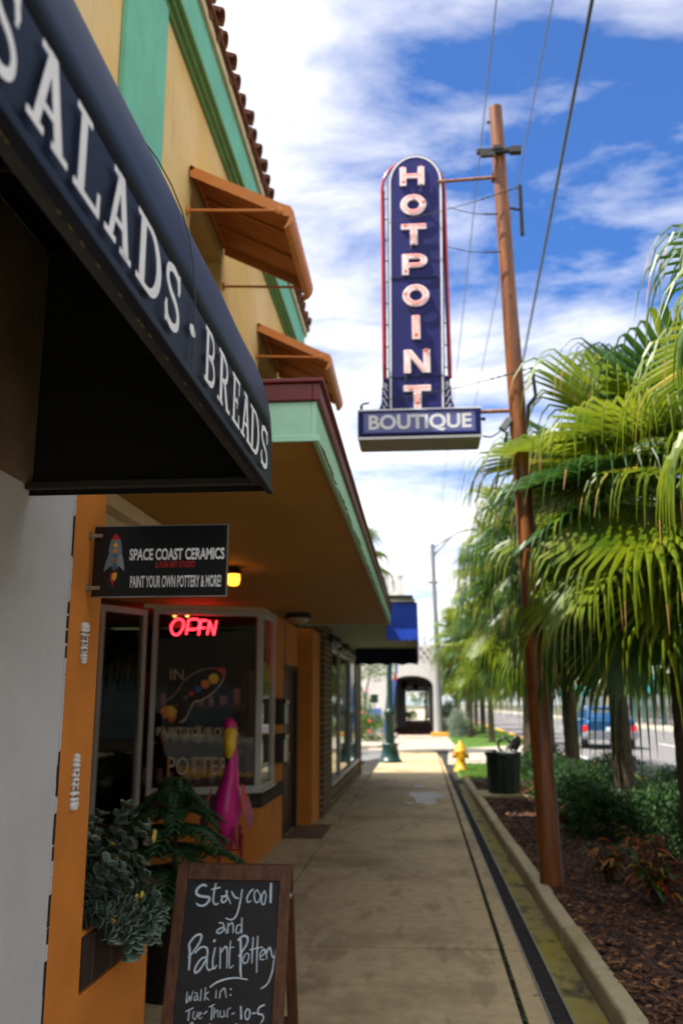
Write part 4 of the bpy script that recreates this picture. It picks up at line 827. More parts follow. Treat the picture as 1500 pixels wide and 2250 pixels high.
for k in range(14):
    x = xq(497, 1830) + rg.uniform(-.08, .11); z = zh(1825) + rg.uniform(-.03, .04); L = rg.uniform(.08, .2); p = Vector((x, fy - .05 + rg.uniform(-.03, .1), z)); sd = Vector((.014, 0, 0)); d = Vector((rg.uniform(-.2, .3), 0, -1)).normalized()
    m.plate([p - sd, p + sd, p + d * L * .7 + sd * .8, p + d * L, p + d * L * .7 - sd * .8], (0, .005, 0), 0)
m.build('tail_feather', 'pink2', FL)
lx = xq(529, 1895)
for x, s in ((lx, 1), (lx - .17, -1)):
    m = MB(); m.tube([(x, fy + .02, .02), (x, fy + .02, .36), (x + .0, fy + .02, zh(1830))], [.013, .013, .015], 8); m.ell((x, fy + .02, .30), .018, .018, .022); m.build('leg', 'redleg', FL)
    m = MB(); m.box((x - .05, fy - .10, .018), (x + .05, fy + .06, .028), 0, .003); m.build('foot', 'redleg', FL)
m = MB(); m.tube([(lx, fy + .02, zh(1868)), (lx - .17, fy + .02, zh(1868))], .007, 6); m.build('cross_brace', 'redleg', FL)

# ================================================================== POTTED CONIFER
px_, py_ = -1.42, 5.25
PT = thing('potted_conifer', 'dark green layered conifer in a black pot between the chalkboard and the flamingo', 'plant', (px_, py_, .018))
m = MB(); m.lathe((px_, py_, .018), [(.15, 0), (.20, .40), (.215, .44), (.215, .48), (.19, .48), (.18, .44)], 20); m.build('pot', 'black', PT)
m = MB(); m.tube([(px_, py_, .4), (px_ + .01, py_, .9), (px_, py_, 1.19)], [.018, .012, .005], 7); m.build('trunk', 'bark', PT)
m = MB(); rg = random.Random(41)
for tier, (z, L) in enumerate(((.54, .40), (.66, .42), (.78, .40), (.89, .36), (.99, .29), (1.08, .20), (1.15, .11))):
    for b in range(6 if tier < 5 else 5):
        az = b * 6.283 / (6 if tier < 5 else 5) + tier * .5 + rg.uniform(-.2, .2); LL = L * rg.uniform(.8, 1.1); pts = []
        for k in range(9):
            t = k / 8; pts.append(Vector((px_ + math.cos(az) * LL * t, py_ + math.sin(az) * LL * t, z + .10 * t - .16 * t * t)))
        m.tube(pts, [.005] * 8 + [.002], 4)
        for k in range(1, 9):
            for sgn in (-1, 1):
                p = pts[k]; d = (pts[k] - pts[k - 1]).normalized(); sd = d.cross(Z).normalized() * sgn; tl = LL * .36 * (1 - .6 * k / 8)
                tw = [p + (sd * .8 + d * .65) * tl * q + Z * (-.03 * q * q + .015 * q) for q in (0, .33, .66, 1)]
                m.tube(tw, [.010, .011, .009, .003], 5, 0)
                for q in range(22):
                    t = (q + .5) / 22; c = tw[0].lerp(tw[3], t)
                    for w_ in range(2):
                        dd_ = Vector((rg.uniform(-1, 1), rg.uniform(-1, 1), rg.uniform(-.3, 1))).normalized() * .024 + (tw[3] - tw[0]).normalized() * .018; pp = Vector((rg.uniform(-1, 1), rg.uniform(-1, 1), rg.uniform(-1, 1)))  .normalized() * .0035
                        m.add([c - pp, c + pp, c + dd_], [(0, 1, 2)])
m.build('foliage', 'needle', PT, fixn=False)

# ================================================================== SUCCULENTS in the planter wall
SUx = thing('trailing_succulent', 'grey green round leaved succulent spilling from the orange planter wall', 'plant', (-1.3, 3.62, .7))
m = MB(); ms = MB(); rg = random.Random(51)
for st in range(42):
    y0 = rg.uniform(3.33, 3.95); x0 = -1.34 + rg.uniform(-.12, .06); up = rg.random()
    h = .06 + .38 * up; lean = rg.uniform(.02, .20); dyv = rg.uniform(-.06, .10)
    if st % 3 == 0:        # trailing over the edge
        pts = [Vector((x0, y0, .74)), Vector((x0 + .10, y0 + dyv * .3, .74 + .10)), Vector((-1.165 + lean * .5, y0 + dyv * .6, .80)), Vector((-1.15 + lean * .5, y0 + dyv, .80 - rg.uniform(.02, .14)))]
    else:
        pts = [Vector((x0, y0, .74)), Vector((x0 + lean * .3, y0 + dyv * .3, .74 + h * .5)), Vector((x0 + lean, y0 + dyv, .74 + h))]
    pts = spline(pts, 5); ms.tube(pts, .0035, 5)
    for i in range(3, len(pts)):
        d = (pts[i] - pts[i - 1]).normalized()
        for k in range(4):
            a = k * 1.57 + i * .78; s1 = d.cross(Vector((.3, .2, 1))).normalized(); s2 = d.cross(s1); dr_ = (s1 * math.cos(a) + s2 * math.sin(a) + d * rg.uniform(.1, .7)).normalized()
            r_ = rg.uniform(.013, .025); c = pts[i] + dr_ * (r_ + .004); tw = dr_.cross(d).normalized(); cup = dr_.cross(tw).normalized()
            if cup.dot(d) < 0: cup = -cup
            ring = [c + dr_ * (r_ * math.cos(q * 6.283 / 9)) + tw * (r_ * .92 * math.sin(q * 6.283 / 9)) + cup * (.004 + .004 * math.cos(q * 6.283 / 9)) for q in range(9)]
            inner = [c + (q_ - c) * .78 - cup * .003 for q_ in ring]
            yl = rg.random() < .012
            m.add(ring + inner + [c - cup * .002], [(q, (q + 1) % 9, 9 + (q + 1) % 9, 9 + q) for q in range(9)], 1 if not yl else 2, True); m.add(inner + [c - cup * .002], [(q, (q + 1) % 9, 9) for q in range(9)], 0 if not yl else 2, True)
for px, py in ((340, 1832), (338, 1842), (312, 1968), (300, 1975)):      # the few yellow leaves
    c = at(px, py, x=-1.14); m.ell(c, .008, .022, .02, 2, 9, 6)
m.build('foliage', ['succ', 'succedge', 'yleaf'], SUx, fixn=False); ms.build('stem', 'bark', SUx)

# ================================================================== CHALKBOARD A-FRAME
t0, t1 = at(392, 1903, y=4.2), at(640, 1898, y=4.2)
ZT = (t0.z + t1.z) / 2; CHX0, CHX1 = t0.x, t1.x
slope = .28 / ZT                         # lean of the front leaf
def bp(u, z, d=0): return Vector((CHX0 + u * (CHX1 - CHX0), 4.2 - slope * (ZT - z), z)) + BN * d
BN = Vector((0, -1, slope)).normalized()
CB = thing('chalkboard_stand', 'wood framed folding chalkboard with handwritten message standing on the pavement', 'sandwich board', ((CHX0 + CHX1) / 2, 4.2, .003))
Wd = CHX1 - CHX0
def leafbox(m, u0, u1, z0, z1, d0, d1, mi=0):
    m.add([bp(u, z, d) for d in (d0, d1) for z in (z0, z1) for u in (u0, u1)], [(0, 2, 3, 1), (4, 5, 7, 6), (0, 1, 5, 4), (2, 6, 7, 3), (0, 4, 6, 2), (1, 3, 7, 5)], mi)
m = MB(); fw = .095
leafbox(m, 0, fw, .004, ZT, -.02, .008); leafbox(m, 1 - fw, 1, .004, ZT, -.02, .008); leafbox(m, fw, 1 - fw, ZT - .062, ZT, -.02, .0065); leafbox(m, fw, 1 - fw, .12, .18, -.02, .0065); m.build('frame', 'wood', CB, bevel=.004)
m = MB(); leafbox(m, fw, 1 - fw, .18, ZT - .062, -.012, -.003); m.build('slate', 'slate', CB)
m = MB()      # rear leaf
yb = lambda z: 4.225 + .30 * (ZT - z) / ZT
for u0, u1, z0, z1 in ((0, fw, .004, ZT), (1 - fw, 1, .004, ZT), (fw, 1 - fw, ZT - .062, ZT), (fw, 1 - fw, .12, .18)):
    m.add([(CHX0 + u * Wd, yb(z) + d, z) for d in (0, .022) for z in (z0, z1) for u in (u0, u1)], [(0, 2, 3, 1), (4, 5, 7, 6), (0, 1, 5, 4), (2, 6, 7, 3), (0, 4, 6, 2), (1, 3, 7, 5)])
m.build('rear_leaf', 'wood', CB, bevel=.004)
m = MB(); m.tube([(CHX1 + .004, 4.16, ZT - .12), (CHX1 + .004, 4.28, ZT - .12)], .004, 6); m.ell((CHX1 + .004, 4.16, ZT - .12), .006, .01, .012, 0, 8, 5); m.build('hinge_stay', 'steel', CB)
# handwriting, traced stroke by stroke on the slate itself
zc = lambda x, y: at(380 + x / 5.357, 1880 + y / 5.357, pl=(bp(.5, ZT * .5, -.003), BN))
HW = [
 # Stay cool
 ([(400, 360), (350, 345), (290, 390), (280, 450), (340, 480), (420, 490), (425, 530), (370, 585), (310, 585), (275, 560)], 24), ([(510, 325), (490, 400), (475, 530), (500, 575), (540, 560)], 17), ([(450, 400), (560, 375)], 14),
 ([(560, 480), (620, 470), (640, 420), (625, 410)], 13), ([(625, 415), (640, 500), (600, 550), (570, 530), (600, 480), (650, 500), (680, 570)], 16), ([(690, 420), (730, 490), (775, 500)], 16), ([(815, 395), (800, 500), (770, 640), (730, 730), (680, 755), (620, 735)], 16),
 ([(950, 395), (915, 420), (875, 490), (880, 550), (920, 530)], 15), ([(1000, 400), (960, 440), (965, 530), (1000, 550), (1030, 480), (1000, 410)], 13), ([(1080, 410), (1045, 480), (1045, 560), (1075, 570), (1095, 480), (1080, 410)], 14), ([(1155, 320), (1152, 450), (1148, 560)], 22),
 # and
 ([(540, 790), (590, 800), (600, 870), (545, 915), (515, 890), (570, 850), (610, 860), (630, 920)], 14), ([(650, 790), (645, 915)], 13), ([(650, 830), (700, 790), (710, 860), (705, 915)], 13), ([(800, 810), (755, 830), (745, 900), (780, 910), (810, 850)], 12), ([(812, 730), (808, 915)], 13),
 # Paint Pottery
 ([(190, 1040), (200, 1150), (190, 1350)], 22), ([(190, 1040), (260, 950), (330, 930), (325, 1000), (250, 1120), (180, 1200)], 20), ([(260, 1150), (330, 1080), (400, 1090), (400, 1200), (320, 1340), (265, 1380), (265, 1320), (330, 1220), (400, 1200), (400, 1310), (430, 1350), (480, 1310)], 18),
 ([(500, 1080), (470, 1230), (480, 1330), (520, 1290)], 16), ([(500, 990), (480, 1015)], 22), ([(560, 1080), (555, 1330)], 15), ([(560, 1150), (620, 1070), (640, 1130), (635, 1330)], 15), ([(680, 1000), (665, 1200), (670, 1320), (715, 1290)], 11), ([(660, 1090), (720, 1075)], 10),
 ([(795, 980), (800, 1150), (795, 1350), (805, 1430)], 22), ([(760, 1000), (830, 945), (880, 970), (860, 1060), (770, 1190)], 19), ([(860, 1150), (825, 1220), (840, 1270), (880, 1240), (895, 1160), (860, 1150)], 12), ([(945, 960), (935, 1130), (930, 1270)], 13), ([(1000, 945), (990, 1150), (985, 1380)], 13), ([(900, 1110), (1060, 1075)], 11),
 ([(1030, 1190), (1080, 1150), (1070, 1100), (1030, 1150), (1035, 1220), (1080, 1220)], 12), ([(1095, 1100), (1105, 1220)], 11), ([(1100, 1150), (1140, 1080), (1170, 1190), (1190, 1190)], 14), ([(1225, 1050), (1195, 1200), (1165, 1380), (1110, 1510), (1030, 1570)], 14),
 ([(435, 1550), (520, 1490), (640, 1450), (760, 1440), (880, 1460)], 16),
 # walk in:
 ([(170, 1600), (160, 1735), (200, 1650), (205, 1715), (240, 1590)], 10), ([(255, 1620), (285, 1620), (285, 1690), (250, 1700), (262, 1660), (290, 1655), (300, 1710)], 9), ([(335, 1570), (325, 1710)], 10), ([(385, 1550), (375, 1705)], 10), ([(425, 1600), (380, 1650), (430, 1705)], 9), ([(510, 1580), (505, 1680)], 10), ([(560, 1590), (550, 1680)], 9), ([(555, 1610), (605, 1560), (620, 1620), (630, 1675)], 10), ([(682, 1560), (682, 1580)], 14), ([(680, 1630), (680, 1650)], 14),
 # Tue-Thur- 10-5
 ([(150, 1835), (245, 1790)], 10), ([(195, 1815), (180, 1945)], 12), ([(250, 1830), (235, 1900), (265, 1925), (290, 1840)], 9), ([(300, 1890), (335, 1860), (315, 1845), (295, 1890), (320, 1920), (345, 1900)], 9), ([(360, 1865), (405, 1830)], 11), ([(425, 1785), (490, 1750)], 10), ([(465, 1770), (450, 1935)], 12), ([(490, 1790), (480, 1915)], 9), ([(485, 1860), (525, 1820), (530, 1910)], 9), ([(560, 1820), (560, 1895), (600, 1890), (605, 1820), (610, 1900)], 9), ([(640, 1910), (645, 1820), (685, 1790)], 9), ([(690, 1870), (725, 1850)], 11),
 ([(800, 1770), (805, 1930)], 18), ([(880, 1800), (850, 1850), (860, 1925), (895, 1910), (905, 1830), (880, 1800)], 14), ([(930, 1860), (975, 1850)], 13), ([(1080, 1755), (1015, 1790), (1000, 1860), (1050, 1870), (1065, 1920), (1030, 1975)], 14),
 ([(200, 1990), (230, 1965), (240, 2040), (200, 2070)], 10), ([(440, 1975), (410, 2010), (430, 2060)], 10), ([(480, 1990), (485, 2060)], 10), ([(620, 2000), (630, 2070)], 10), ([(700, 2000), (760, 1980)], 10), ([(800, 1985), (805, 2080)], 14), ([(870, 1990), (850, 2040), (890, 2060), (900, 2000), (870, 1990)], 12), ([(960, 2030), (1000, 2020)], 12), ([(1060, 1990), (1040, 2050), (1080, 2070)], 12)]
m = MB(); k = 0
for st, wd in HW:
    pts = spline([Vector((*q, 0)) for q in st], 6) if len(st) > 2 else [Vector((*q, 0)) for q in st]
    k += 1; n_ = len(pts); wv = [wd / 5.357 * .00205 * (.75 + .45 * math.sin(.6 + 2.6 * i / n_)) for i in range(n_)]
    ribbon(m, [zc(q.x, q.y) for q in pts], wv, BN, 0, .0006 + .00008 * (k % 12))
m.build('handwriting', 'chalk', CB, fixn=False)

# ================================================================== STONE-FRONT SHOP beyond
ST = thing('stone_shop', 'shop with stacked stone base, sage canopy ceiling and display windows beyond the orange one', 'building', (-2, 17, 0))
for q_ in (((-2.0, 13.09, -.1), (-1.40, 14.3, 2.75)), ((-1.75, 20.75, -.1), (-1.40, 21.3, 2.75))): m = MB(); m.box(*q_); m.build('stone_pier', 'stoneA', ST)
m = MB(); m.box((-1.75, 14.3, -.1), (-1.43, 20.75, .34)); m.build('stone_base', 'stoneB', ST)
m = MB(); m.box((-1.5, 14.3, .34), (-1.39, 16.1, .38)); m.box((-1.5, 16.2, .34), (-1.41, 20.7, .38))
for y_ in (14.32, 16.02, 18.3, 20.64): m.box((-1.5, y_, .38), (-1.43, y_ + .07, 2.45))
m.box((-1.5, 14.3, 2.45), (-1.42, 20.75, 2.6)); fr = m.build('shop_window', 'frame', ST)
m = MB(); m.box((-1.47, 14.36, .38), (-1.464, 20.64, 2.45)); m.build('pane', 'glass', fr)
m = MB(); m.box((-1.75, 14.3, 2.6), (-1.40, 20.75, 2.95)); m.box((-7, 20.9, 0), (-1.75, 21.2, 3.6)); m.box((-7, 12.3, 2.9), (-1.45, 21.2, 3.6)); m.build('wall', 'sagefascia', ST)
m = MB(); m.box((-4.1, 13.1, 0), (-4.0, 21, 2.75)); m.box((-4.0, 13.1, 0), (-1.76, 20.9, .02)); m.box((-2.6, 15, .3), (-2.2, 18, .8)); m.build('interior', 'interior', ST)
m = MB(); m.box((-1.6, 12.53, 2.76), (-.06, 19.45, 2.80)); m.box((-1.6, 11.62, 2.762), (-.47, 12.53, 2.80)); m.build('canopy_ceiling', 'sagefascia', ST)
m = MB(); rg = random.Random(61)
for i in range(9): m.ell((-1.33, 13.5 + i * .55, 2.55 + rg.uniform(-.05, .05)), .05, .16, .09, 0, 8, 6)
m.tube([(-1.33, 13.3, 2.58), (-1.33, 18.1, 2.58)], .012, 5)
tag(m.build('hanging_bunting', 'black', origin=(-1.33, 15.5, 2.55)), 'dark scalloped garland under the sage ceiling above the stone shop windows', 'garland')
BA = thing('blue_awning', 'bright blue fabric awning with dark scalloped valance on the stone shop', 'awning', (-.3, 15, 2.45))
m = MB()
def wavyplate(m, x0, x1, y0, y1, z0, z1, n, mi, amp=.03):
    top = [Vector((x0 + (x1 - x0) * k / n, y0 + (y1 - y0) * k / n, z1)) for k in range(n + 1)]; bot = [Vector((x0 + (x1 - x0) * k / n, y0 + (y1 - y0) * k / n + 0, z0 + amp * abs(math.sin(math.pi * k / n * 4)))) for k in range(n + 1)]
    for k in range(n): m.plate([top[k], top[k + 1], bot[k + 1], bot[k]], (0.001, .02, 0), mi)
wavyplate(m, -.46, -.03, 12.5, 12.5, 2.44, 2.97, 24, 0, .03)
m.build('side_flap', 'bluecanvas', BA)
m = MB(); 
for a_, b_ in zip(range(24), range(1, 25)): 
    y0, y1 = 12.52 + 6.9 * a_ / 24, 12.52 + 6.9 * b_ / 24; m.plate([(-.03, y0, 2.97), (-.03, y1, 2.97), (-.03, y1, 2.46), (-.03, y0, 2.46)], (-.02, 0, 0))
m.plate([(-.46, 12.5, 2.972), (-.03, 12.5, 2.972), (-.03, 19.4, 2.972), (-.46, 19.4, 2.972)], (0, 0, .01)); m.build('front_flap', 'bluecanvas', BA)
m = MB(); wavyplate(m, -1.42, -.055, 19.5, 19.5, 2.40, 2.79, 48, 0, .035); m.build('rear_valance', 'bluedark', BA)
m = MB(); m.box((-1.6, 12.46, 2.99), (-.06, 19.6, 3.03)); m.box((-1.6, 12.42, 3.03), (-.09, 19.6, 3.08), 1); m.build('roof_edge', ['white', 'darkmetal'], BA)

# ================================================================== LAMP POST, BANNERS, HYDRANT, BIN
LP = thing('lamp_post', 'dark green fluted lamp post with flared base on the pavement', 'lamp post', (-.885, 25.5, 0))
m = MB(); m.lathe((-.885, 25.5, 0), [(.33, 0), (.33, .05), (.29, .08), (.25, .22), (.21, .42), (.23, .46), (.23, .50), (.15, .52)], 16); m.build('base', 'lampTeal', LP)
m = MB(); m.lathe((-.885, 25.5, .5), [(.13, 0), (.13, .75), (.17, .80), (.17, .86), (.12, .92), (.085, 1.0), (.07, 2.9), (.065, 3.2)], 16); m.build('shaft', 'lampTeal', LP)
m = MB(); m.lathe((-.885, 25.5, 3.7), [(.06, 0), (.14, .06), (.14, .10), (.20, .5), (.17, .56), (.03, .66)], 14); m.build('lantern', 'opal', LP)
def banner(y_, pts, mats, label, px0):
    t = thing('feather_banner', label, 'banner', (at(px0, 1660, y=y_).x, y_, 0), 'feather banners by the lamp post')
    q = [at(a, b, y=y_) for a, b in pts]
    m = MB(); n2 = len(q) // 2
    for i in range(n2 - 1): m.plate([q[i], q[i + 1], q[len(q) - 2 - i], q[len(q) - 1 - i]], (0, .012, 0), 1 if (i == 1 and 'flagred' in mats) else 0)
    m.build('cloth', mats, t); b0 = Vector((q[n2 - 1].x, y_ + .006, 0)); m = MB(); m.tube([b0, q[n2 - 1] + Y * .006, q[0] + Y * .006], .014, 6); m.build('pole', 'galv', t)
banner(27.0, [(872, 1440), (866, 1482), (861, 1496), (855, 1560), (852, 1600), (857, 1600), (862, 1560), (871, 1494), (872, 1480), (876, 1440)], ['flagblue', 'flagred'], 'blue feather banner with a red band standing behind the lamp post', 852)
banner(29.0, [(850, 1520), (846, 1560), (841, 1610), (847, 1612), (852, 1570), (854, 1525)], ['flagblue'], 'lower pale blue feather banner leaning left of the lamp post', 843)
hy = (.92, 22.3)
HY = thing('fire_hydrant', 'yellow fire hydrant on the grass beside the kerb end', 'hydrant', (*hy, .02))
m = MB(); m.lathe((*hy, .0), [(.17, 0), (.17, .06), (.115, .08), (.105, .42), (.15, .44), (.15, .48), (.13, .50), (.115, .58), (.06, .64), (.045, .66), (.045, .70), (.01, .71)], 16); m.build('barrel', 'yellowpaint', HY)
for d in ((-1, 0), (1, 0), (0, -1)): m = MB(); c = Vector((*hy, .36)); dv = Vector((*d, 0)); m.tube([c + dv * .09, c + dv * .16, c + dv * .165, c + dv * .20], [.055, .055, .07, .065], 12); m.build('nozzle_cap', 'yellowpaint', HY)
bx, by = 1.38, 15.95
BN_ = thing('litter_bin', 'dark green ribbed bin on a concrete pad at the edge of the bed', 'bin', (bx, by, .1))
m = MB(); m.box((bx - .45, by - .42, .02), (bx + .42, by + .5, .11), 0, .01); m.build('pad', 'kerb', BN_)
m = MB(); n_ = 48; pr = [(.25, .11), (.265, .14), (.285, .70), (.315, .74), (.315, .78), (.27, .78), (.26, .6)]; vs = []
for i, (r_, z) in enumerate(pr):
    for k in range(n_): rr = r_ + (.008 if k % 4 < 2 and 1 <= i <= 2 else 0); vs.append((bx + rr * math.cos(6.2832 * k / n_), by + rr * math.sin(6.2832 * k / n_), z))
m.add(vs, [(i * n_ + k, i * n_ + (k + 1) % n_, (i + 1) * n_ + (k + 1) % n_, (i + 1) * n_ + k) for i in range(len(pr) - 1) for k in range(n_)]); m.add(vs[-n_:], [list(range(n_))]); m.build('body', 'binGreen', BN_)
BP = thing('bin_planting', 'black curled stem and round dark leaf rising from white flowers in the green bin', 'plant', (bx, by, .62))
qy = by - .05; zz = lambda px, py: at(px, py, y=qy)
m = MB(); c = zz(1108, 1637); m.tube([c + X * (.10 * math.cos(a * .33)) + Z * (.115 * math.sin(a * .33)) + Y * .01 * a for a in range(-2, 15)], [.022] * 17, 8); m.tube([zz(1108, 1657), zz(1115, 1640), zz(1128, 1632)], .02, 8); m.build('stem', 'black', BP)
m = MB(); c = zz(1132, 1634); m.ell(c, .085, .03, .145, 0, 16, 10, Matrix.Rotation(R(20), 3, 'Y')); m.build('leaf', 'black', BP)
m = MB(); rg = random.Random(71)
for i in range(90):
    a, r_ = rg.uniform(0, 6.28), .26 * math.sqrt(rg.random()); c = Vector((bx + r_ * math.cos(a), by + r_ * math.sin(a), .76 + rg.uniform(0, .06))); m.ell(c, .016, .016, .012, 0 if rg.random() < .55 else 1, 6, 4)
m.build('flowers', ['white', 'shrubB'], BP)

# ================================================================== BROWN POLE, CABLES, NEON BLADE SIGN
PY = 8.08
pb = at(1220, 1960, z=.09); pt = at(1087, 240, y=PY + .02)
pb = Vector((pb.x, PY, .05)); pt = Vector((pt.x, PY, pt.z))
pv = lambda z: pb.lerp(pt, (z - pb.z) / (pt.z - pb.z))
PO = thing('utility_pole', 'leaning rust brown steel pole rising from the mulch by the kerb', 'pole', pb)
m = MB(); K = 24; m.tube([pb.lerp(pt, k / K) for k in range(K + 1)], [.096 - .030 * k / K + .0016 * math.sin(k * 1.7) for k in range(K + 1)], 20); m.build('shaft', 'pole', PO)
m = MB(); c = pv(6.95); m.box((c.x - .23, PY - .115, c.z + .0), (c.x + .21, PY - .075, c.z + .05), 0, .004)
o = MB(); 
m.add([], []); m.box((c.x - .19, PY - .13, c.z - .045), (c.x - .05, PY - .09, c.z - .002), 0, .004); m.box((c.x + .10, PY - .13, c.z - .015), (c.x + .21, PY - .06, c.z + .055), 0, .004); m.tube([(c.x - .075, PY - .09, c.z + .025), (c.x + .075, PY - .09, c.z + .025)], .03, 8); m.box((c.x - .07, PY - .13, c.z + .03), (c.x + .02, PY - .07, c.z + .075), 0, .004)
m.build('crossarm', 'darkmetal', PO)
m = MB(); m.tube([(pt.x - .09, PY, pt.z - .16), (pt.x - .05, PY, pt.z - .16)], .014, 8); m.build('bolt', 'darkmetal', PO)
m = MB()
for z in (5.2, 4.78, 4.32, 2.1): c = pv(z); m.lathe((c.x, PY, z), [(.092 - .004 * z, 0), (.095 - .004 * z, .012), (.092 - .004 * z, .024)], 18)
m.build('band', 'rustmetal', PO)
m = MB(); m.tube([pv(z) + Vector((.085 - .004 * z, -.052, 0)) for z in (.12, 1, 2, 3, 4, 5)], .006, 6); m.build('ground_wire', 'galv', PO)
m = MB(); rg = random.Random(83)
for i in range(26):
    z = rg.uniform(.4, 6.6); a = rg.uniform(3.6, 5.8); rr = .096 - .0042 * z; c = pv(z) + Vector((math.cos(a) * rr, math.sin(a) * rr, 0)); m.box((c.x - .004, c.y - .004, z - rg.uniform(.006, .02)), (c.x + .004, c.y + .004, z + .006))
m.build('staple', 'darkmetal', PO)
m = MB(); q0, q1, q2 = at(1141, 410, y=PY + .1), at(1133, 520, y=PY + .1), at(1126, 480, y=PY + .05)
m.box((q0.x - .018, PY + .06, q1.z), (q0.x + .018, PY + .10, q0.z), 0, .004); m.tube([(q0.x, PY + .08, (q0.z + q1.z) / 2), (pv(q1.z).x, PY, (q0.z + q1.z) / 2)], .012, 6); m.build('standoff', 'darkmetal', PO)
m = MB(); q = [at(1168, 808, y=PY + .06), at(1176, 870, y=PY + .06), at(1160, 892, y=PY + .03), at(1158, 945, y=PY + .03)]; m.tube(q, [.017, .017, .02, .008], 8); m.build('bracket', 'darkmetal', PO)
m = MB(); 
for px, py in ((1085, 390), (1130, 902)): 
    c = at(px, py, y=PY); m.box((c.x - .03, PY - .05, c.z - .03), (c.x + .04, PY + .05, c.z + .03), 0, .004)
m.build('sign_clamp', 'rustmetal', PO)
c = at(1110, 933, y=PY - .02)
GB = thing('junction_box', 'small grey tilted junction box with cable between the sign and the brown pole', 'junction box', c)
m = MB(); rt = Matrix.Rotation(R(35), 3, 'Y'); bmq = MB(); bmq.box((-.035, -.04, -.065), (.035, .04, .065), 0, .008); m.add([c + rt @ Vector(v) for v in bmq.v], bmq.f); m.build('case', 'galv', GB)
m = MB(); m.tube(spline([at(1060, 958, y=PY - .02), at(1078, 960, y=PY - .02), at(1095, 950, y=PY - .02), at(1102, 942, y=PY - .02)], 5), .008, 6); m.tube(spline([c, at(1125, 912, y=PY), at(1136, 908, y=PY)], 5), .008, 6); m.build('cable', 'black', GB)
# overhead and service cables
def cable(pts, r_, mt, label, nm='overhead_cable', grp=None):
    m = MB(); pts = [Vector(p) for p in pts]; m.tube(spline(pts, 8), r_, 6, 0, True); return tag(m.build(nm, mt, origin=pts[0]), label, 'cable', grp)
cable([(.985, -8, 9.25), (.95, 8, 9.05), (.93, 22, 8.95), (.90, 46, 9.3)], .008, 'galv', 'thin pale overhead wire passing just left of the pole top')
cable([(1.62, -8, 9.2), (1.56, 8, 9.05), (1.45, 25, 8.9), (1.30, 46, 9.1)], .008, 'galv', 'thin pale overhead wire passing right of the pole top')
e0, e1 = at(1300, 0, y=7.5), at(1155, 757, y=17)
cable([e0 + (e0 - e1) * .6, e0, e0.lerp(e1, .5), e1, e1 + (e1 - e0) * .9], .021, 'black', 'thick black cable slanting down behind the brown pole')
cable([at(1113, 950, y=PY), at(1105, 990, y=PY + .6), at(1097, 1030, y=PY + 1.4), at(1085, 1090, y=PY + 2.6)], .012, 'bluedark', 'short blue grey service cable dropping from the junction box into the palms')
# neon blade sign
BS = thing('blade_sign', 'tall dark blue boutique blade sign with round top and red neon edges', 'sign', (.02, PY, 3.95))
D0 = .40
yf = PY - D0 / 2 + .20
def sg(px, py, dy=0): 
    v = at(px, py, y=yf); return Vector((v.x, yf + dy, v.z))
L0, R0 = sg(853, 900).x, sg(978, 900).x; LT, RT = sg(851, 420).x, sg(973, 420).x
Zb = sg(912, 905).z; Zt = sg(912, 336).z; Zs = sg(912, 398).z
cxT = (LT + RT) / 2; rT = (RT - LT) / 2
outl = [(L0, Zb), (R0, Zb), (RT, Zs)] + [(cxT + rT * math.cos(math.pi * k / 16), Zs + (Zt - Zs) * math.sin(math.pi * k / 16)) for k in range(1, 16)] + [(LT, Zs)]
m = MB(); m.plate([(x, yf + .03, z) for x, z in outl], (0, D0 - .10, 0)); m.build('blade', 'signblue', BS, bevel=.006)
m = MB()      # white border as a real raised strip
ins = .022; path = [(L0 + ins, Zb), (LT + ins, Zs)] + [(cxT - (rT - ins) * math.cos(math.pi * k / 24), Zs + (Zt - Zs - ins) * math.sin(math.pi * k / 24)) for k in range(1, 24)] + [(RT - ins, Zs), (R0 - ins, Zb)]
ribbon(m, [(x, yf + .026, z) for x, z in path], .018, (0, -1, 0)); m.build('border', 'signwhite', BS, fixn=False)
m = MB(); m.box((L0 + .03, yf + .022, sg(900, 608).z), (R0 - .03, yf + .031, sg(900, 608).z + .006)); m.box((L0 - .0, yf + .022, sg(900, 826).z), (R0, yf + .031, sg(900, 826).z + .008)); m.build('panel_seam', 'bluedark', BS)
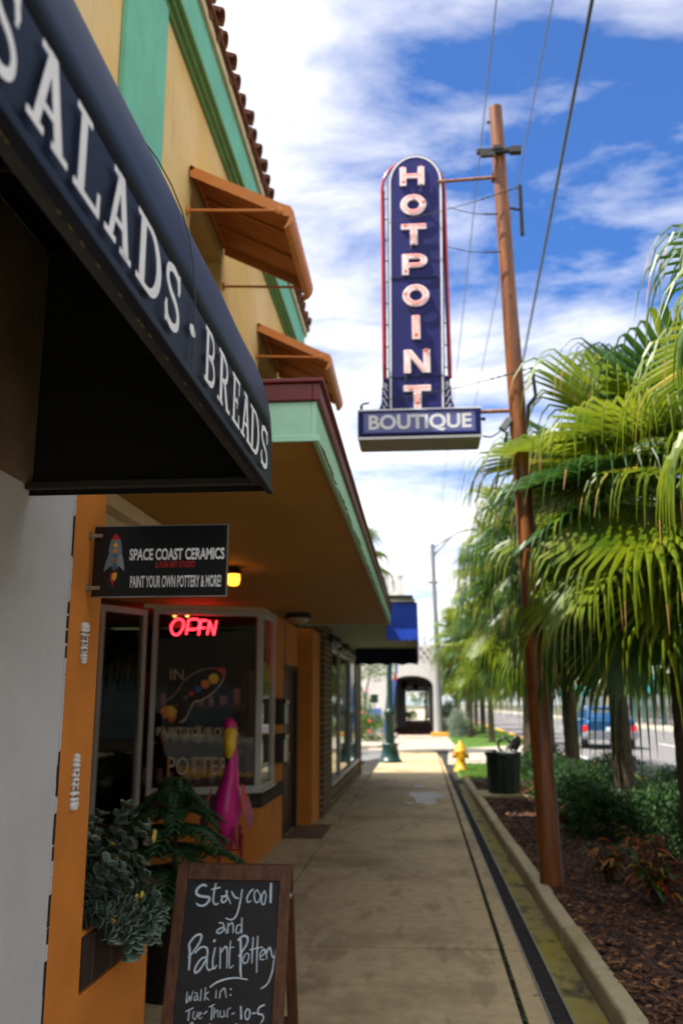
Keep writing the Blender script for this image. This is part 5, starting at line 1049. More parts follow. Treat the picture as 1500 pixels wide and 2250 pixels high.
# letters with neon tubes
let = [('H', 878, 931, 364, 407), ('O', 879, 935, 424, 472), ('T', 881, 936, 489, 537), ('P', 883, 938, 555, 603), ('O', 884, 942, 622, 673), ('I', 905, 922, 691, 744), ('N', 887, 944, 766, 819), ('T', 887, 946, 844, 898)]
for ch, x0, x1, y0, y1 in let:
    p0, p1 = sg(x0, y1), sg(x1, y0); wd, h = p1.x - p0.x, p1.z - p0.z; T = .26
    m = MB(); zz_ = yf + .012; cnt = [0]
    def P_(pts):
        cnt[0] += 1; m.plate([(p0.x + u * wd, zz_ - .0007 * cnt[0], p0.z + v * h) for u, v in pts], (0, .016, 0))
    bar = lambda u0, v0, u1, v1: P_([(u0, v0), (u1, v0), (u1, v1), (u0, v1)])
    nt = []
    if ch == 'H': bar(0, 0, T, 1); bar(1 - T, 0, 1, 1); bar(T * .9, .39, 1 - T * .9, .63); nt = [[(.13, .05), (.13, .95)], [(.87, .05), (.87, .95)], [(.13, .5), (.87, .5)]]
    if ch == 'T': bar(0, .74, 1, 1); bar(.5 - T * .55, 0, .5 + T * .55, .75); nt = [[(.05, .87), (.95, .87)], [(.5, .87), (.5, .05)]]
    if ch == 'I': bar(0, 0, 1, 1); nt = [[(.3, .05), (.3, .95)], [(.7, .95), (.7, .05)]]
    if ch == 'N': bar(0, 0, T, 1); bar(1 - T, 0, 1, 1); P_([(.02, 1), (T * 1.15, 1), (.98, 0), (1 - T * 1.15, 0)]); nt = [[(.13, .03), (.13, .95), (.87, .05), (.87, .97)]]
    if ch in 'O':
        n_ = 28
        for k in range(n_):
            a, b = 2 * math.pi * k / n_, 2 * math.pi * (k + 1) / n_
            ri, ro = .24, .5
            m.plate([(p0.x + (.5 + r_ * math.cos(q)) * wd, zz_ - .0007, p0.z + (.5 + r_ * math.sin(q)) * h) for q, r_ in ((a, ro), (b, ro), (b, ri), (a, ri))], (0, .016, 0))
        nt = [[(.5 + .37 * math.cos(k * .35), .5 + .37 * math.sin(k * .35)) for k in range(18)]]
    if ch == 'P':
        bar(0, 0, T, 1); bar(T * .9, .78, .62, 1); bar(T * .9, .34, .62, .56)
        for k in range(10):
            a, b = -math.pi / 2 + math.pi * k / 10, -math.pi / 2 + math.pi * (k + 1) / 10
            m.plate([(p0.x + (.62 + (r_ * 1.15) * math.cos(q)) * wd, zz_ - .0021, p0.z + (.67 + r_ * math.sin(q)) * h) for q, r_ in ((a, .33), (b, .33), (b, .11), (a, .11))], (0, .016, 0))
        nt = [[(.13, .05), (.13, .9), (.6, .9), (.85, .78), (.85, .56), (.6, .45), (.2, .45)]]
    lo_ = m.build('letter', 'signwhite', BS)
    m = MB()
    for st in nt: m.tube([(p0.x + u * wd, yf - .014, p0.z + v * h) for u, v in st], .0075, 7)
    m.build('neon_tube', 'neonred', lo_)
m = MB()
for px, py in ((886, 402), (930, 446), (890, 498), (891, 598), (891, 648), (914, 737), (936, 771), (917, 886)):
    c = sg(px, py); m.ell((c.x, yf - .022, c.z), .016, .014, .016, 0, 8, 6)
m.build('tube_cap', 'orangebulb', BS)
m = MB()
for st in (((924, 405), (926, 422)), ((908, 535), (900, 550)), ((897, 674), (912, 690)), ((893, 820), (890, 842))): m.tube([(sg(*st[0]).x, yf - .004, sg(*st[0]).z), (sg(*st[1]).x, yf - .004, sg(*st[1]).z)], .009, 6)
m.build('feed_wire', 'bluedark', BS)
# red tubes standing off both edges
for s in (-1, 1):
    pts = []
    xb, xt = (sg(843, 826).x, sg(838, 400).x) if s < 0 else (sg(990, 826).x, sg(975, 400).x)
    zb, zt = sg(900, 826).z, sg(900, 400).z
    pts = [Vector((xb, yf + .10, zb)), Vector((xt, yf + .10, zt))] + [Vector((xt + (cxT - xt) * (1 - math.cos(k * .26)) , yf + .10, zt + (Zt + .0 - zt) * math.sin(k * .26))) for k in range(1, 6)]
    m = MB(); m.tube(pts, .017, 8); m.build('edge_tube', 'tubered', BS)
    m = MB(); xe0, xe1 = (L0, LT) if s < 0 else (R0, RT)
    for k in range(9):
        z = zb + (zt - zb) * (k + .5) / 9; t_ = (k + .5) / 9; m.tube([(xe0 + (xe1 - xe0) * t_, yf + .10, z), (xb + (xt - xb) * t_, yf + .10, z)], .006, 6); 
    m.tube([(xb - s * .018, yf + .13, zb), (xt - s * .018, yf + .13, zt)], .007, 6)
    m.build('tube_holder', 'darkmetal', BS)
    # fluted fins at the foot
    m = MB(); xi = L0 if s < 0 else R0; 
    qx = lambda dx_: xi + s * dx_
    m.plate([(xi, yf + .05, Zb), (xi, yf + .05, sg(900, 826).z), (qx(.02), yf + .05, sg(900, 822).z), (qx(.055), yf + .05, sg(900, 832).z), (qx(.065), yf + .05, sg(900, 855).z), (qx(.065), yf + .05, sg(900, 878).z), (qx(.09), yf + .05, sg(900, 893).z), (qx(.10), yf + .05, Zb)], (0, .12, 0), 1)
    for j in range(4):
        za = sg(900, 835 + 17 * j).z; zb_ = za - .085; m.plate([(qx(.004), yf + .046 - j * .001, zb_), (qx(.016), yf + .046 - j * .001, zb_), (qx(.058), yf + .046 - j * .001, za), (qx(.044), yf + .046 - j * .001, za)], (0, .01, 0), 0)
    m.plate(circ((qx(.035), yf + .046, sg(900, 842).z), .026, X, Z, 14), (0, .008, 0), 0)
    m.plate([(qx(.085 + .05 * math.cos(a * .314)), yf + .055, Zb + .055 * math.sin(a * .314)) for a in range(11)], (0, .03, 0), 0)
    m.build('fin', ['signwhite', 'signblue'], BS)
# box at the foot
bx0_, bx1_ = sg(786, 930).x, sg(1056, 930).x; bz1, bz0 = sg(920, 900).z, sg(920, 964).z
yF = yf - .03
m = MB(); m.box((bx0_, yF, bz0), (bx1_, yF + .44, bz1), 0, .008); bo = m.build('base_box', 'signblue', BS)
m = MB(); m.box((bx0_ + .01, yF + .01, bz0 - .006), (bx1_ - .01, yF + .43, bz0 - .001)); m.build('underside', 'signgrey', BS)
m = MB(); m.box((bx0_ - .003, yF - .006, bz0 - .006), (bx1_ + .003, yF, bz0 + .018)); m.box((bx0_ - .003, yF - .006, bz1 - .012), (bx1_ + .003, yF, bz1 + .003)); m.build('trim_strip', 'signwhite', BS)
i0, i1, j1, j0 = bx0_ + .055, bx1_ - .055, bz1 - .035, bz0 + .055
m = MB(); m.box((i0, yF - .012, j0), (i1, yF - .001, j1), 0, .003); m.build('light_panel', 'panelblue', BS)
m = MB()
for a_, b_ in (((i0 - .02, yF - .02, j0 - .02), (i1 + .02, yF, j0)), ((i0 - .02, yF - .02, j1), (i1 + .02, yF, j1 + .014)), ((i0 - .02, yF - .02, j0), (i0, yF, j1)), ((i1, yF - .02, j0), (i1 + .02, yF, j1))): m.box(a_, b_, 0, .003)
m.build('panel_frame', 'signblue', BS)
m = MB(); text_on(m, 'BOUTIQUE', (i0 + .05, yF - .012, j0 + .038), X, Z, -Y, (i1 - i0) - .085, (j1 - j0) * .66, .03); m.build('lettering', 'signwhite', BS, fixn=False)
m = MB(); c = at(1085, 390, y=PY); m.tube([(RT - .05, PY, sg(975, 399).z), (c.x, PY, c.z)], .017, 8); m.build('support_arm', 'rustmetal', BS); m = MB(); c2 = at(1130, 902, y=PY); m.tube([(bx1_ - .02, PY, sg(1056, 905).z), (c2.x, PY, c2.z)], .02, 8); m.build('support_arm', 'rustmetal', BS)
m = MB(); q = [sg(793, 897), sg(792, 888), sg(797, 884), sg(810, 882)]; m.tube([v + Y * .05 for v in q], .010, 6); m.tube([sg(793, 900) + Y * .05, sg(793, 888) + Y * .05], .014, 6); m.ell(sg(1062, 917) + Y * .05, .025, .02, .018, 0, 8, 6); m.build('eye_hook', 'darkmetal', BS)
# guy wires with twisted ends
for i, (a_, b_, lb) in enumerate((((1135, 412), (852, 490), 'upper slack guy wire crossing the blade sign to the pole standoff'), ((1092, 470), (985, 455), 'short guy wire from the blade sign to the pole below the bracket'), ((1097, 553), (980, 541), 'middle guy wire running from the blade sign to the pole'), ((1168, 808), (845, 880), 'lower slack guy wire crossing the blade sign foot to the pole bracket'))):
    p0 = at(*a_, y=PY - .12); p1 = at(*b_, y=yf - .04); m = MB(); pts = [p0.lerp(p1, k / 10) - Z * (.03 * math.sin(math.pi * k / 10)) for k in range(11)]; m.tube(pts, .0042, 5)
    for k in range(7): 
        c = pts[0].lerp(pts[3], k / 7 + .03); m.ell(c, .016, .010, .010, 0, 6, 4)
    tag(m.build('guy_wire', 'darkmetal', origin=p0), lb, 'wire', 'guy wires of the blade sign')

# ================================================================== PALMS
def crown_mesh(seed, nleaf, scale=1.0, nseg=30, elo=-50, ehi=78):
    rg = random.Random(seed); m = MB()
    for i in range(nleaf):
        az = i * 2.399963 + rg.uniform(-.25, .25); el = R(ehi - (ehi - elo) * (i / (nleaf - 1)) ** .9 + rg.uniform(-8, 8))
        d = Vector((math.cos(az) * math.cos(el), math.sin(az) * math.cos(el), math.sin(el))); PL = scale * rg.uniform(.60, 1.0)
        up0 = Z - d * d.z; up0 = up0.normalized() if up0.length > .05 else Vector((-math.cos(az), -math.sin(az), 0))
        pts = []; dd_ = d.copy(); p = Vector((0, 0, -.18 + .30 * (ehi - elo) ** -1 * (math.degrees(el) - elo)))
        for k in range(7):
            pts.append(p.copy()); p = p + dd_ * PL / 6; dd_ = (dd_ - Z * (.045 if el < R(60) else .02)).normalized()
        tone = 1 if rg.random() < .38 else 0
        m.tube(pts, [.017, .015, .013, .012, .011, .010, .010], 5, 1)
        ax = (dd_ - Z * rg.uniform(.12, .42)).normalized(); sd = ax.cross(Z)
        sd = sd.normalized() if sd.length > .05 else Vector((math.sin(az), -math.cos(az), 0)); nr = sd.cross(ax).normalized()
        hub = pts[-1]; LB = scale * rg.uniform(1.20, 1.55); spread = R(rg.uniform(112, 135)); dphi = 2 * spread / nseg
        droop0 = rg.uniform(.55, .68)
        for s_ in range(nseg):
            ph = -spread + dphi * (s_ + .5); v = (ax * math.cos(ph) + sd * math.sin(ph) + nr * (.10 * abs(math.sin(ph)) - .05)).normalized()
            side = (sd * math.cos(ph) - ax * math.sin(ph)).normalized(); Ls = LB * (.66 + .34 * math.cos(ph * .62)) * rg.uniform(.92, 1.05)
            q = hub.copy(); dv = v.copy(); fr_ = (0, .16, .34, .48, .60, .67, .75, .86, 1.0); vs = []; mi = 1 if (rg.random() < .16) else tone; prev = 0
            yl = rg.random() < .025; g = rg.uniform(.75, 1.25)
            for k, f in enumerate(fr_):
                q = q + dv * (f - prev) * Ls; prev = f
                dv = (dv - Z * .035 * g).normalized()
                if f > droop0: dv = (dv + Z * -1.05 * g).normalized()
                wmax = 2 * math.tan(dphi / 2) * Ls * .48
                wd = 2 * math.tan(dphi / 2) * f * Ls if f <= .49 else wmax * (1.0 - .55 * (f - .49) / .18 if f < .67 else max(.06, .45 * (1 - (f - .67) / .36)))
                wd = max(wd, .003 if k < 8 else .0012); nrm = side.cross(dv).normalized(); 
                fold = wd * .42
                vs += [q - side * wd / 2, q + nrm * fold, q + side * wd / 2]
            for k in range(len(fr_) - 1):
                mm = 2 if yl else mi
                m.add(vs[k * 3:k * 3 + 6], [(0, 1, 4, 3), (1, 2, 5, 4)], mm if k < 7 else (mm if rg.random() < .86 else 3), False)
    return m
def trunk_mesh(seed, h, r0, r1):
    rg = random.Random(seed); m = MB(); n_ = int(h / .10); pts = []; rs = []
    for k in range(n_ + 1):
        z = -.1 + (h + .1) * k / n_; pts.append((.02 * math.sin(z * 1.3 + seed), .02 * math.cos(z * 1.1 + seed), z)); rs.append((r0 * 1.25 if k < 2 else r0 + (r1 - r0) * k / n_) + (.007 if k % 2 else 0) + rg.uniform(-.003, .003))
    m.tube(pts, rs, 14); return m
def make_palm(seed, loc, h, nleaf, scale, label, nseg=30, r=.12, grp='fan palms along the planting strip', elo=-50, ehi=78):
    t = thing('fan_palm', label, 'palm tree', loc, grp)
    o = trunk_mesh(seed, h, r, r * .85).build('trunk', 'trunk', None); o.parent = t
    o = crown_mesh(seed, nleaf, scale, nseg, elo, ehi).build('crown', ['palmA', 'palmB', 'palmY', 'straw'], None, fixn=False); o.parent = t; o.location = (0, 0, h)
    return t
P1 = make_palm(3, (2.27, 8.0, .08), 3.25, 34, 1.0, 'nearest fan palm whose drooping leaf tips hang across the brown pole', 44)
P2 = make_palm(8, (2.37, 11.2, .08), 3.65, 38, 1.0, 'second fan palm with its trunk directly before the blue car', 40)
P0 = dup(P2, (2.95, 4.9, .08), 2.1, 'fan palm at the right edge of the picture showing only hanging leaf tips', 1.0)
P3 = make_palm(15, (2.40, 15.0, .08), 3.75, 36, 1.02, 'third fan palm, its trunk left of the blue car', 34)
P4 = dup(P1, (2.35, 18.3, .05), 1.0, 'fan palm behind the green bin at the end of the bed', 1.10)
P6 = dup(P3, (2.55, 21.9, .02), 2.7, 'fan palm on the small lawn right of the hydrant', 1.10)
P8 = dup(P3, (3.25, 23.6, .02), 5.0, 'fan palm nearer the road at the edge of the driveway lawn', 1.05)
P5 = dup(P2, (2.95, 26.2, 0), 2.6, 'slim fan palm trunk by the yellow road kerb before the driveway', .92)
labs = ['fan palm just past the driveway by the yellow kerb', 'fan palm on the far lawn beside the silver bush', 'fan palm on the far lawn level with the white arch', 'distant fan palm beyond the white arch', 'more distant fan palm along the road', 'farthest fan palm in the street row']
for i, (x, y_, s_) in enumerate(((2.9, 38.5, 1.08), (2.3, 44, 1.15), (3.3, 50, 1.2), (3.5, 59, 1.1), (3.6, 72, 1.15), (3.4, 88, 1.2))): dup(P3 if i % 2 else P1, (x, y_, 0), i * 1.3, labs[i], s_)
# tall palms behind the roofs on the left
t = make_palm(23, (-2.6, 30.5, 0), 6.3, 30, 1.0, 'tall palm crown rising above the canopy roof on the left', 22, .13, None)
# ================================================================== SHRUBS
def foliage(m, c, rx, ry, rz, n, size, rg, mats=(0, 1), shell=.55, ferny=0):
    c = Vector(c)
    for i in range(n):
        v = Vector((rg.gauss(0, 1), rg.gauss(0, 1), rg.gauss(0, 1))).normalized(); r_ = shell + (1 - shell) * rg.random() ** .6
        lump = 1 + .16 * math.sin(v.x * 7 + c.y * 3) * math.cos(v.y * 6 + c.x) + .10 * math.sin(v.z * 9)
        p = c + Vector((v.x * rx, v.y * ry, v.z * rz)) * r_ * lump
        if p.z < c.z - rz * .85: continue
        d = (v * .7 + Vector((rg.uniform(-1, 1), rg.uniform(-1, 1), rg.uniform(-.4, 1)))).normalized(); s = d.cross(Vector((rg.uniform(-1, 1), rg.uniform(-1, 1), rg.uniform(-1, 1)))).normalized(); L = size * rg.uniform(.6, 1.3); wd = L * (.30 if ferny else .42)
        nn = d.cross(s); mi = mats[0] if rg.random() < .66 else mats[1]
        m.add([p, p + d * L * .5 + s * wd * .5, p + d * L - nn * L * .15, p + d * L * .5 - s * wd * .5], [(0, 1, 2, 3)], mi)
def shrub(loc, rx, ry, rz, n, size, label, seed, mats=('shrubA', 'shrubB'), grp='green shrubs of the planting strip', nm='shrub', extra=None):
    rg = random.Random(seed); t = thing(nm, label, 'shrub', loc, grp); x, y_, z = loc
    m = MB(); foliage(m, (x, y_, z + rz * .85), rx, ry, rz, n, size, rg)
    for k in range(6): foliage(m, (x + rg.uniform(-.6, .6) * rx, y_ + rg.uniform(-.6, .6) * ry, z + rz * rg.uniform(1.1, 1.55)), rx * .42, ry * .42, rz * .38, n // 9, size, rg)
    if extra: extra(m, rg)
    m.build('foliage', list(mats), t, fixn=False)
    m = MB()
    for k in range(5): m.tube([(x + rg.uniform(-.06, .06), y_ + rg.uniform(-.06, .06), z - .02), (x + rg.uniform(-.5, .5) * rx, y_ + rg.uniform(-.5, .5) * ry, z + rz * 1.1)], [.012, .006], 5)
    m.build('stem', 'bark', t); return t
sl = ['rounded green shrub at the right frame edge in front of the nearest palm trunk', 'bright green shrub right of the second palm trunk', 'green shrub between the two middle palm trunks', 'green shrub behind the brown pole near the third palm', 'green shrub right behind the dark green bin', 'dark green shrub beside the bin toward the road', 'shrub behind the palms by the kerb of the road', 'farther low shrub near the yellow road kerb']
for i, (x, y_, rx, rz) in enumerate(((2.95, 9.2, .62, .42), (3.05, 11.0, .70, .40), (2.32, 12.6, .60, .38), (2.15, 14.3, .55, .38), (1.98, 16.6, .50, .38), (2.3, 18.0, .6, .40), (3.6, 13.2, .6, .36), (3.3, 16.2, .6, .36))):
    shrub((x, y_, .06), rx, rx * 1.15, rz, 4200 if i < 4 else 2400, .048, sl[i], 100 + i)
for i, (x, y_, rx, rz, lb) in enumerate(((2.55, 9.9, .5, .38, 'dark shrub in shade under the nearest palms'), (1.95, 12.9, .42, .33, 'low dark shrub in shade just right of the pole'), (2.05, 10.9, .40, .30, 'low dark shrub in shade behind the crotons'))):
    shrub((x, y_, .05), rx, rx * 1.2, rz, 2600, .06, lb, 130 + i)
def croton(loc, h, n, label, seed):
    rg = random.Random(seed); t = thing('croton', label, 'plant', loc, 'crotons in the mulch'); x, y_, z = loc; m = MB(); ms = MB()
    for sidx in range(n):
        az = rg.uniform(0, 6.28); ln = rg.uniform(.05, .30); top = Vector((x + math.cos(az) * ln, y_ + math.sin(az) * ln, z + h * rg.uniform(.35, 1))); b = Vector((x + rg.uniform(-.05, .05), y_ + rg.uniform(-.05, .05), z - .02)); ms.tube([b, b.lerp(top, .5) + Z * .03, top], [.007, .006, .004], 5)
        for k in range(15):
            t_ = rg.uniform(.35, 1.0); p = b.lerp(top, t_); a = k * 2.4; d = Vector((math.cos(a), math.sin(a), rg.uniform(.0, .9))).normalized(); L = rg.uniform(.09, .19); wd = L * rg.uniform(.16, .30); sd = d.cross(Z).normalized()
            pts = [p + d * L * q - Z * (L * .65 * q * q) for q in (0, .3, .65, 1)]; ws = (.2, 1, .85, .05); up = Z * wd * .25
            vs = []
            for q, ww in zip(pts, ws): vs += [q - sd * wd * ww / 2 + up * ww, q, q + sd * wd * ww / 2 + up * ww]
            m.add(vs, [(i * 3 + j, i * 3 + j + 1, i * 3 + j + 4, i * 3 + j + 3) for i in range(3) for j in range(2)], rg.choices((0, 1, 2, 3), (.20, .20, .42, .18))[0], True)
    m.build('leaves', ['crotR', 'crotY', 'crotG', 'crotO'], t, fixn=False); ms.build('stem', 'bark', t)
for i, (x, y_, h, n, lb) in enumerate(((1.80, 7.6, .50, 13, 'red and yellow leaved croton at the right edge of the mulch bed'), (2.08, 7.0, .55, 12, 'bushy croton cut by the right frame edge'), (1.62, 8.5, .36, 9, 'smaller croton set back under the hedge'), (2.0, 8.9, .42, 9, 'croton in deep shade between the palm and the hedge'), (1.75, 11.6, .34, 8, 'small croton with yellow spots right of the pole foot'), (1.72, 14.6, .40, 8, 'croton with orange leaves beside the green bin'))):
    croton((x, y_, .07), h, n, lb, 200 + i)
# ================================================================== FAR END OF THE STREET
AR = thing('arcade_building', 'white stucco arcade with an arched walkway spanning the pavement ahead', 'building', (0, 47, 0))
AY, ATH = 47.0, .6
ax0, ax1 = at(858, 1600, y=AY).x, at(953, 1600, y=AY).x; acx = (ax0 + ax1) / 2; aw_ = (ax1 - ax0) / 2
ztop = at(912, 1484, y=AY).z; zspr = at(912, 1512, y=AY).z; wt_ = at(930, 1416, y=AY).z; xr = at(970, 1500, y=AY).x
m = MB(); arc_ = [(acx - aw_ * math.cos(math.pi * k / 20), zspr + (ztop - zspr) * math.sin(math.pi * k / 20) ** .8) for k in range(21)]
m.box((-9, AY, -.1), (ax0, AY + ATH, wt_ + .2)); m.box((ax1, AY, -.1), (xr, AY + ATH, wt_))
for (xa, za), (xb, zb2) in zip(arc_, arc_[1:]): m.plate([(xa, AY, za), (xb, AY, zb2), (xb, AY, wt_), (xa, AY, wt_)], (0, ATH, 0))
m.box((xr - .35, AY + ATH, 0), (xr, AY + 4, 3.4)); m.box((xr - .35, AY + 4.0, 2.9), (xr, AY + 40, 3.6))
for k in range(12): m.box((xr - .35, AY + 5.2 + k * 3, 0), (xr, AY + 7.4 + k * 3, 2.9))
m.box((ax0 - .6, AY + ATH, 0), (ax0 - .02, AY + 40, 3.6)); m.box((ax0 - .02, AY + 14, 0), (ax0 + .55, AY + 14.5, 3.2)); m.box((ax0 - .02, AY + 24, 0), (ax0 + .4, AY + 24.5, 3.2)); m.build('wall', 'offwhite', AR)
m = MB(); m.box((-9, AY + ATH, 3.6), (xr, AY + 40, 3.9)); m.box((ax0 - .02, AY + ATH, 2.98), (xr - .35, AY + 40, 3.1)); m.build('ceiling', 'soffit_dim', AR)
m = MB(); m.box((ax0 - .2, AY + 40, ztop - .3), (xr, AY + 40.4, 4)); m.build('rear_lintel', 'offwhite', AR)
for px, py in ((924, 1425), (939, 1427), (932, 1435), (924, 1443), (939, 1445)):
    c = at(px, py, y=AY); m = MB(); m.tube([(c.x, AY - .06, c.z), (c.x, AY + .002, c.z)], .062, 8); m.build('vent_pipe', 'trunk', AR)
m = MB(); m.box((ax0 - .2, 46.92, -.05), (ax1 + .02, AY + 40, .012)); struct(m.build('arcade_floor', 'brickfloor2'))
m = MB(); m.box((-3, AY + 40, -.05), (1.6, 240, .006)); struct(m.build('far_path', 'drive'))
for i, (x, y_, z, lb) in enumerate(((-1.0, 55, 2.75, 'dark hanging lantern nearest inside the arcade'), (-.35, 60, 2.75, 'dark hanging lantern farther inside the arcade'))):
    t = thing('arcade_lantern', lb, 'lantern', (x, y_, z), 'lanterns in the arcade'); m = MB(); m.lathe((x, y_, z - .35), [(.05, 0), (.17, .08), (.19, .35), (.08, .48)], 10); m.tube([(x, y_, z), (x, y_, 3.08)], .02, 6); m.build('body', 'black', t)
m = MB(); a_, b_ = at(852, 1618, y=45.2), at(983, 1618, y=45.2); m.box((.45, 45.1, .003), (1.35, 45.35, .20), 0, .03); tag(m.build('wheel_stop', 'kerbyellow', origin=(.9, 45.2, 0)), 'yellow painted concrete wheel stop before the white arch', 'wheel stop')
# planted corner left of the arch
m = MB(); m.add([(-7, 33.2, .10), (-1.6, 33.2, .10), (-1.25, 34.2, .10), (-1.25, 46.8, .10), (-7, 46.8, .10), (-7, 33.2, -.1), (-1.6, 33.2, -.1), (-1.25, 34.2, -.1), (-1.25, 46.8, -.1), (-7, 46.8, -.1)], [(0, 1, 2, 3, 4), (0, 5, 6, 1), (1, 6, 7, 2), (2, 7, 8, 3)]); struct(m.build('corner_kerb', 'drive'))
def flowers(m, rg):
    pass
shrub((-2.0, 37, .1), .85, .9, .55, 2200, .09, 'low green bush with red flowers at the corner before the arch', 300, ('shrubA', 'palmB'), None)
shrub((-2.9, 40, .1), 1.0, 1.0, 1.0, 2600, .10, 'taller flowering bush against the white arcade wall', 301, ('shrubA', 'palmB'), None)
shrub((-2.55, 30.0, 0), .45, .5, .45, 900, .08, 'small round bush beside the stone shop corner', 302, ('shrubA', 'shrubB'), None)
for i, (px, py, y_) in enumerate(((806, 1518, 38.8), (812, 1585, 36.2), (810, 1607, 36), (795, 1566, 38.6), (860, 1608, 44))):
    if i == 4: continue
    c = at(px, py, y=y_); m = MB(); m.ell(c, .05, .05, .05, 0, 8, 6); m.ell(c + X * .04, .03, .03, .035, 0, 8, 6); m.ell(c - X * .03 + Z * .03, .03, .03, .03, 0, 8, 6); tag(m.build('flower_head', 'flower', origin=c), 'red hibiscus bloom on the bushes left of the arch', 'flower', 'red blooms left of the arch')
GT = thing('garden_tree', 'small airy tree with sparse leaves before the white arcade wall', 'tree', (-2.7, 42.5, .1))
rg = random.Random(77); m = MB(); foliage(m, (-2.3, 42.5, 3.4), 1.3, 1.2, .9, 1500, .13, rg, (0, 1), .2); m.build('crown', ['shrubA', 'palmB'], GT, fixn=False); m = MB(); m.tube([(-2.7, 42.5, .1), (-2.6, 42.5, 2), (-2.3, 42.5, 3.3)], [.06, .05, .02], 7); m.tube([(-2.6, 42.5, 1.8), (-3.1, 42.4, 3.2)], [.035, .015], 6); m.build('trunk', 'bark', GT)
c = at(822, 1535, y=36.5); SP = thing('small_post_sign', 'small dark green plaque on a thin post left of the arch', 'sign', (c.x, 36.5, 0)); m = MB(); m.box((c.x - .15, 36.48, c.z - .17), (c.x + .15, 36.5, c.z + .17), 0, .03); m.build('plaque', 'binGreen', SP); m = MB(); m.tube([(c.x, 36.52, 0), (c.x, 36.52, c.z)], .025, 6); m.build('post', 'galv', SP)
c = at(822, 1572, y=46.9); m = MB(); m.box((c.x - .35, 46.95, c.z - .35), (c.x + .35, 46.98, c.z + .35)); tag(m.build('wall_notice', 'flagblue', origin=c), 'pale blue notice board on the white arcade wall', 'notice')
WB = thing('white_building', 'white building with stepped parapet and finial rising behind the blue awning', 'building', (-4, 52, 0))
m = MB(); m.box((-12, 50, 0), (-1.85, 72, 8.4)); m.box((-12, 50, 8.4), (-2.6, 72, 10.1)); m.build('wall', 'offwhite', WB)
c = at(876, 1310, y=50); m = MB(); m.lathe((c.x - .1, 50.4, c.z - .9), [(.32, 0), (.32, .5), (.18, .6), (.42, .95), (.30, 1.25), (.14, 1.5), (.40, 2.1), (.38, 2.15), (.1, 2.2)], 12); m.build('finial', 'offwhite', WB)
m = MB(); m.box((c.x - .5, 50.05, 8.4), (c.x + .3, 50.9, c.z - .9)); m.build('finial_base', 'offwhite', WB)
for z in (4.6, 7.0): 
    m = MB(); m.box((-3.4, 49.95, z), (-2.4, 50.0, z + 1.2)); m.build('window', 'carglass', WB)
# metal street light
SLP = thing('street_light', 'tall grey metal pole with a double lamp arm in front of the white arch', 'street light', (.93, 46, 0))
a_, b_ = at(968, 1612, y=46), at(949, 1195, y=46); m = MB(); m.tube([(a_.x, 46, 0), (b_.x, 46, b_.z)], [.16, .10], 10); m.build('shaft', 'galv', SLP)
m = MB(); q = [at(949, 1225, y=46), at(985, 1185, y=46), at(1010, 1168, y=46), at(1038, 1163, y=46)]; m.tube(spline(q, 4), .055, 6); q = [at(949, 1205, y=46), at(975, 1188, y=46), at(990, 1180, y=46)]; m.tube(spline(q, 4), .05, 6); c = at(1048, 1163, y=46); m.box((c.x - .3, 45.85, c.z - .06), (c.x + .35, 46.15, c.z + .06), 0, .03); m.build('lamp_arm', 'galv', SLP)
m = MB(); c = at(951, 1280, y=46); m.box((c.x - .28, 45.9, c.z - .04), (c.x + .28, 46.1, c.z + .06), 0, .01); m.build('cross_bracket', 'galv', SLP)
c = at(932, 1375, y=80); AN = thing('antenna_mast', 'thin lattice mast on the skyline above the arch', 'mast', (c.x, 80, 0)); m = MB()
m.tube([(c.x, 80, 0), (c.x, 80, c.z + .5)], [.12, .04], 6); 
for k in range(5): m.tube([(c.x - .25 + .03 * k, 80, c.z - 2 + k * .5), (c.x + .25 - .03 * k, 80, c.z - 2 + k * .5)], .03, 5)
m.build('shaft', 'galv', AN)
shrub((1.75, 43.5, 0), .55, .6, .72, 2600, .07, 'round silver grey bush on the lawn beside the white arch', 310, ('silverbush', 'silverbush'), None)
shrub((1.45, 46.3, 0), .5, .6, .95, 1800, .09, 'dark upright bush against the arch pillar', 311, ('shrubB', 'shrubB'), None)
for i, (x, y_, lb) in enumerate(((-1.4, 80, 'low bush seen through the arch on the left'), (-.9, 92, 'farther low bush seen through the arch'), (1.2, 84, 'bush at the right of the path seen through the arch'))): shrub((x, y_, 0), .5, .5, .45, 700, .12, lb, 320 + i, ('shrubA', 'palmB'), None)
def far_tree(loc, rx, rz, h, label, seed):
    rg = random.Random(seed); t = thing('broadleaf_tree', label, 'tree', loc, 'leafy trees closing the street'); x, y_, z = loc; m = MB()
    for k in range(9): foliage(m, (x + rg.uniform(-.6, .6) * rx, y_ + rg.uniform(-.6, .6) * rx, h + rg.uniform(-.6, .7) * rz), rx * .5, rx * .5, rz * .45, 420, .30, rg, (0, 1), .3)
    m.build('crown', ['shrubA', 'palmB'], t, fixn=False); m = MB(); m.tube([(x, y_, 0), (x, y_, h)], [.25, .12], 8)
    for k in range(4): m.tube([(x, y_, h * .6), (x + rg.uniform(-.6, .6) * rx, y_ + rg.uniform(-.5, .5) * rx, h + rg.uniform(0, .5) * rz)], [.10, .03], 6)
    m.build('trunk', 'bark', t)
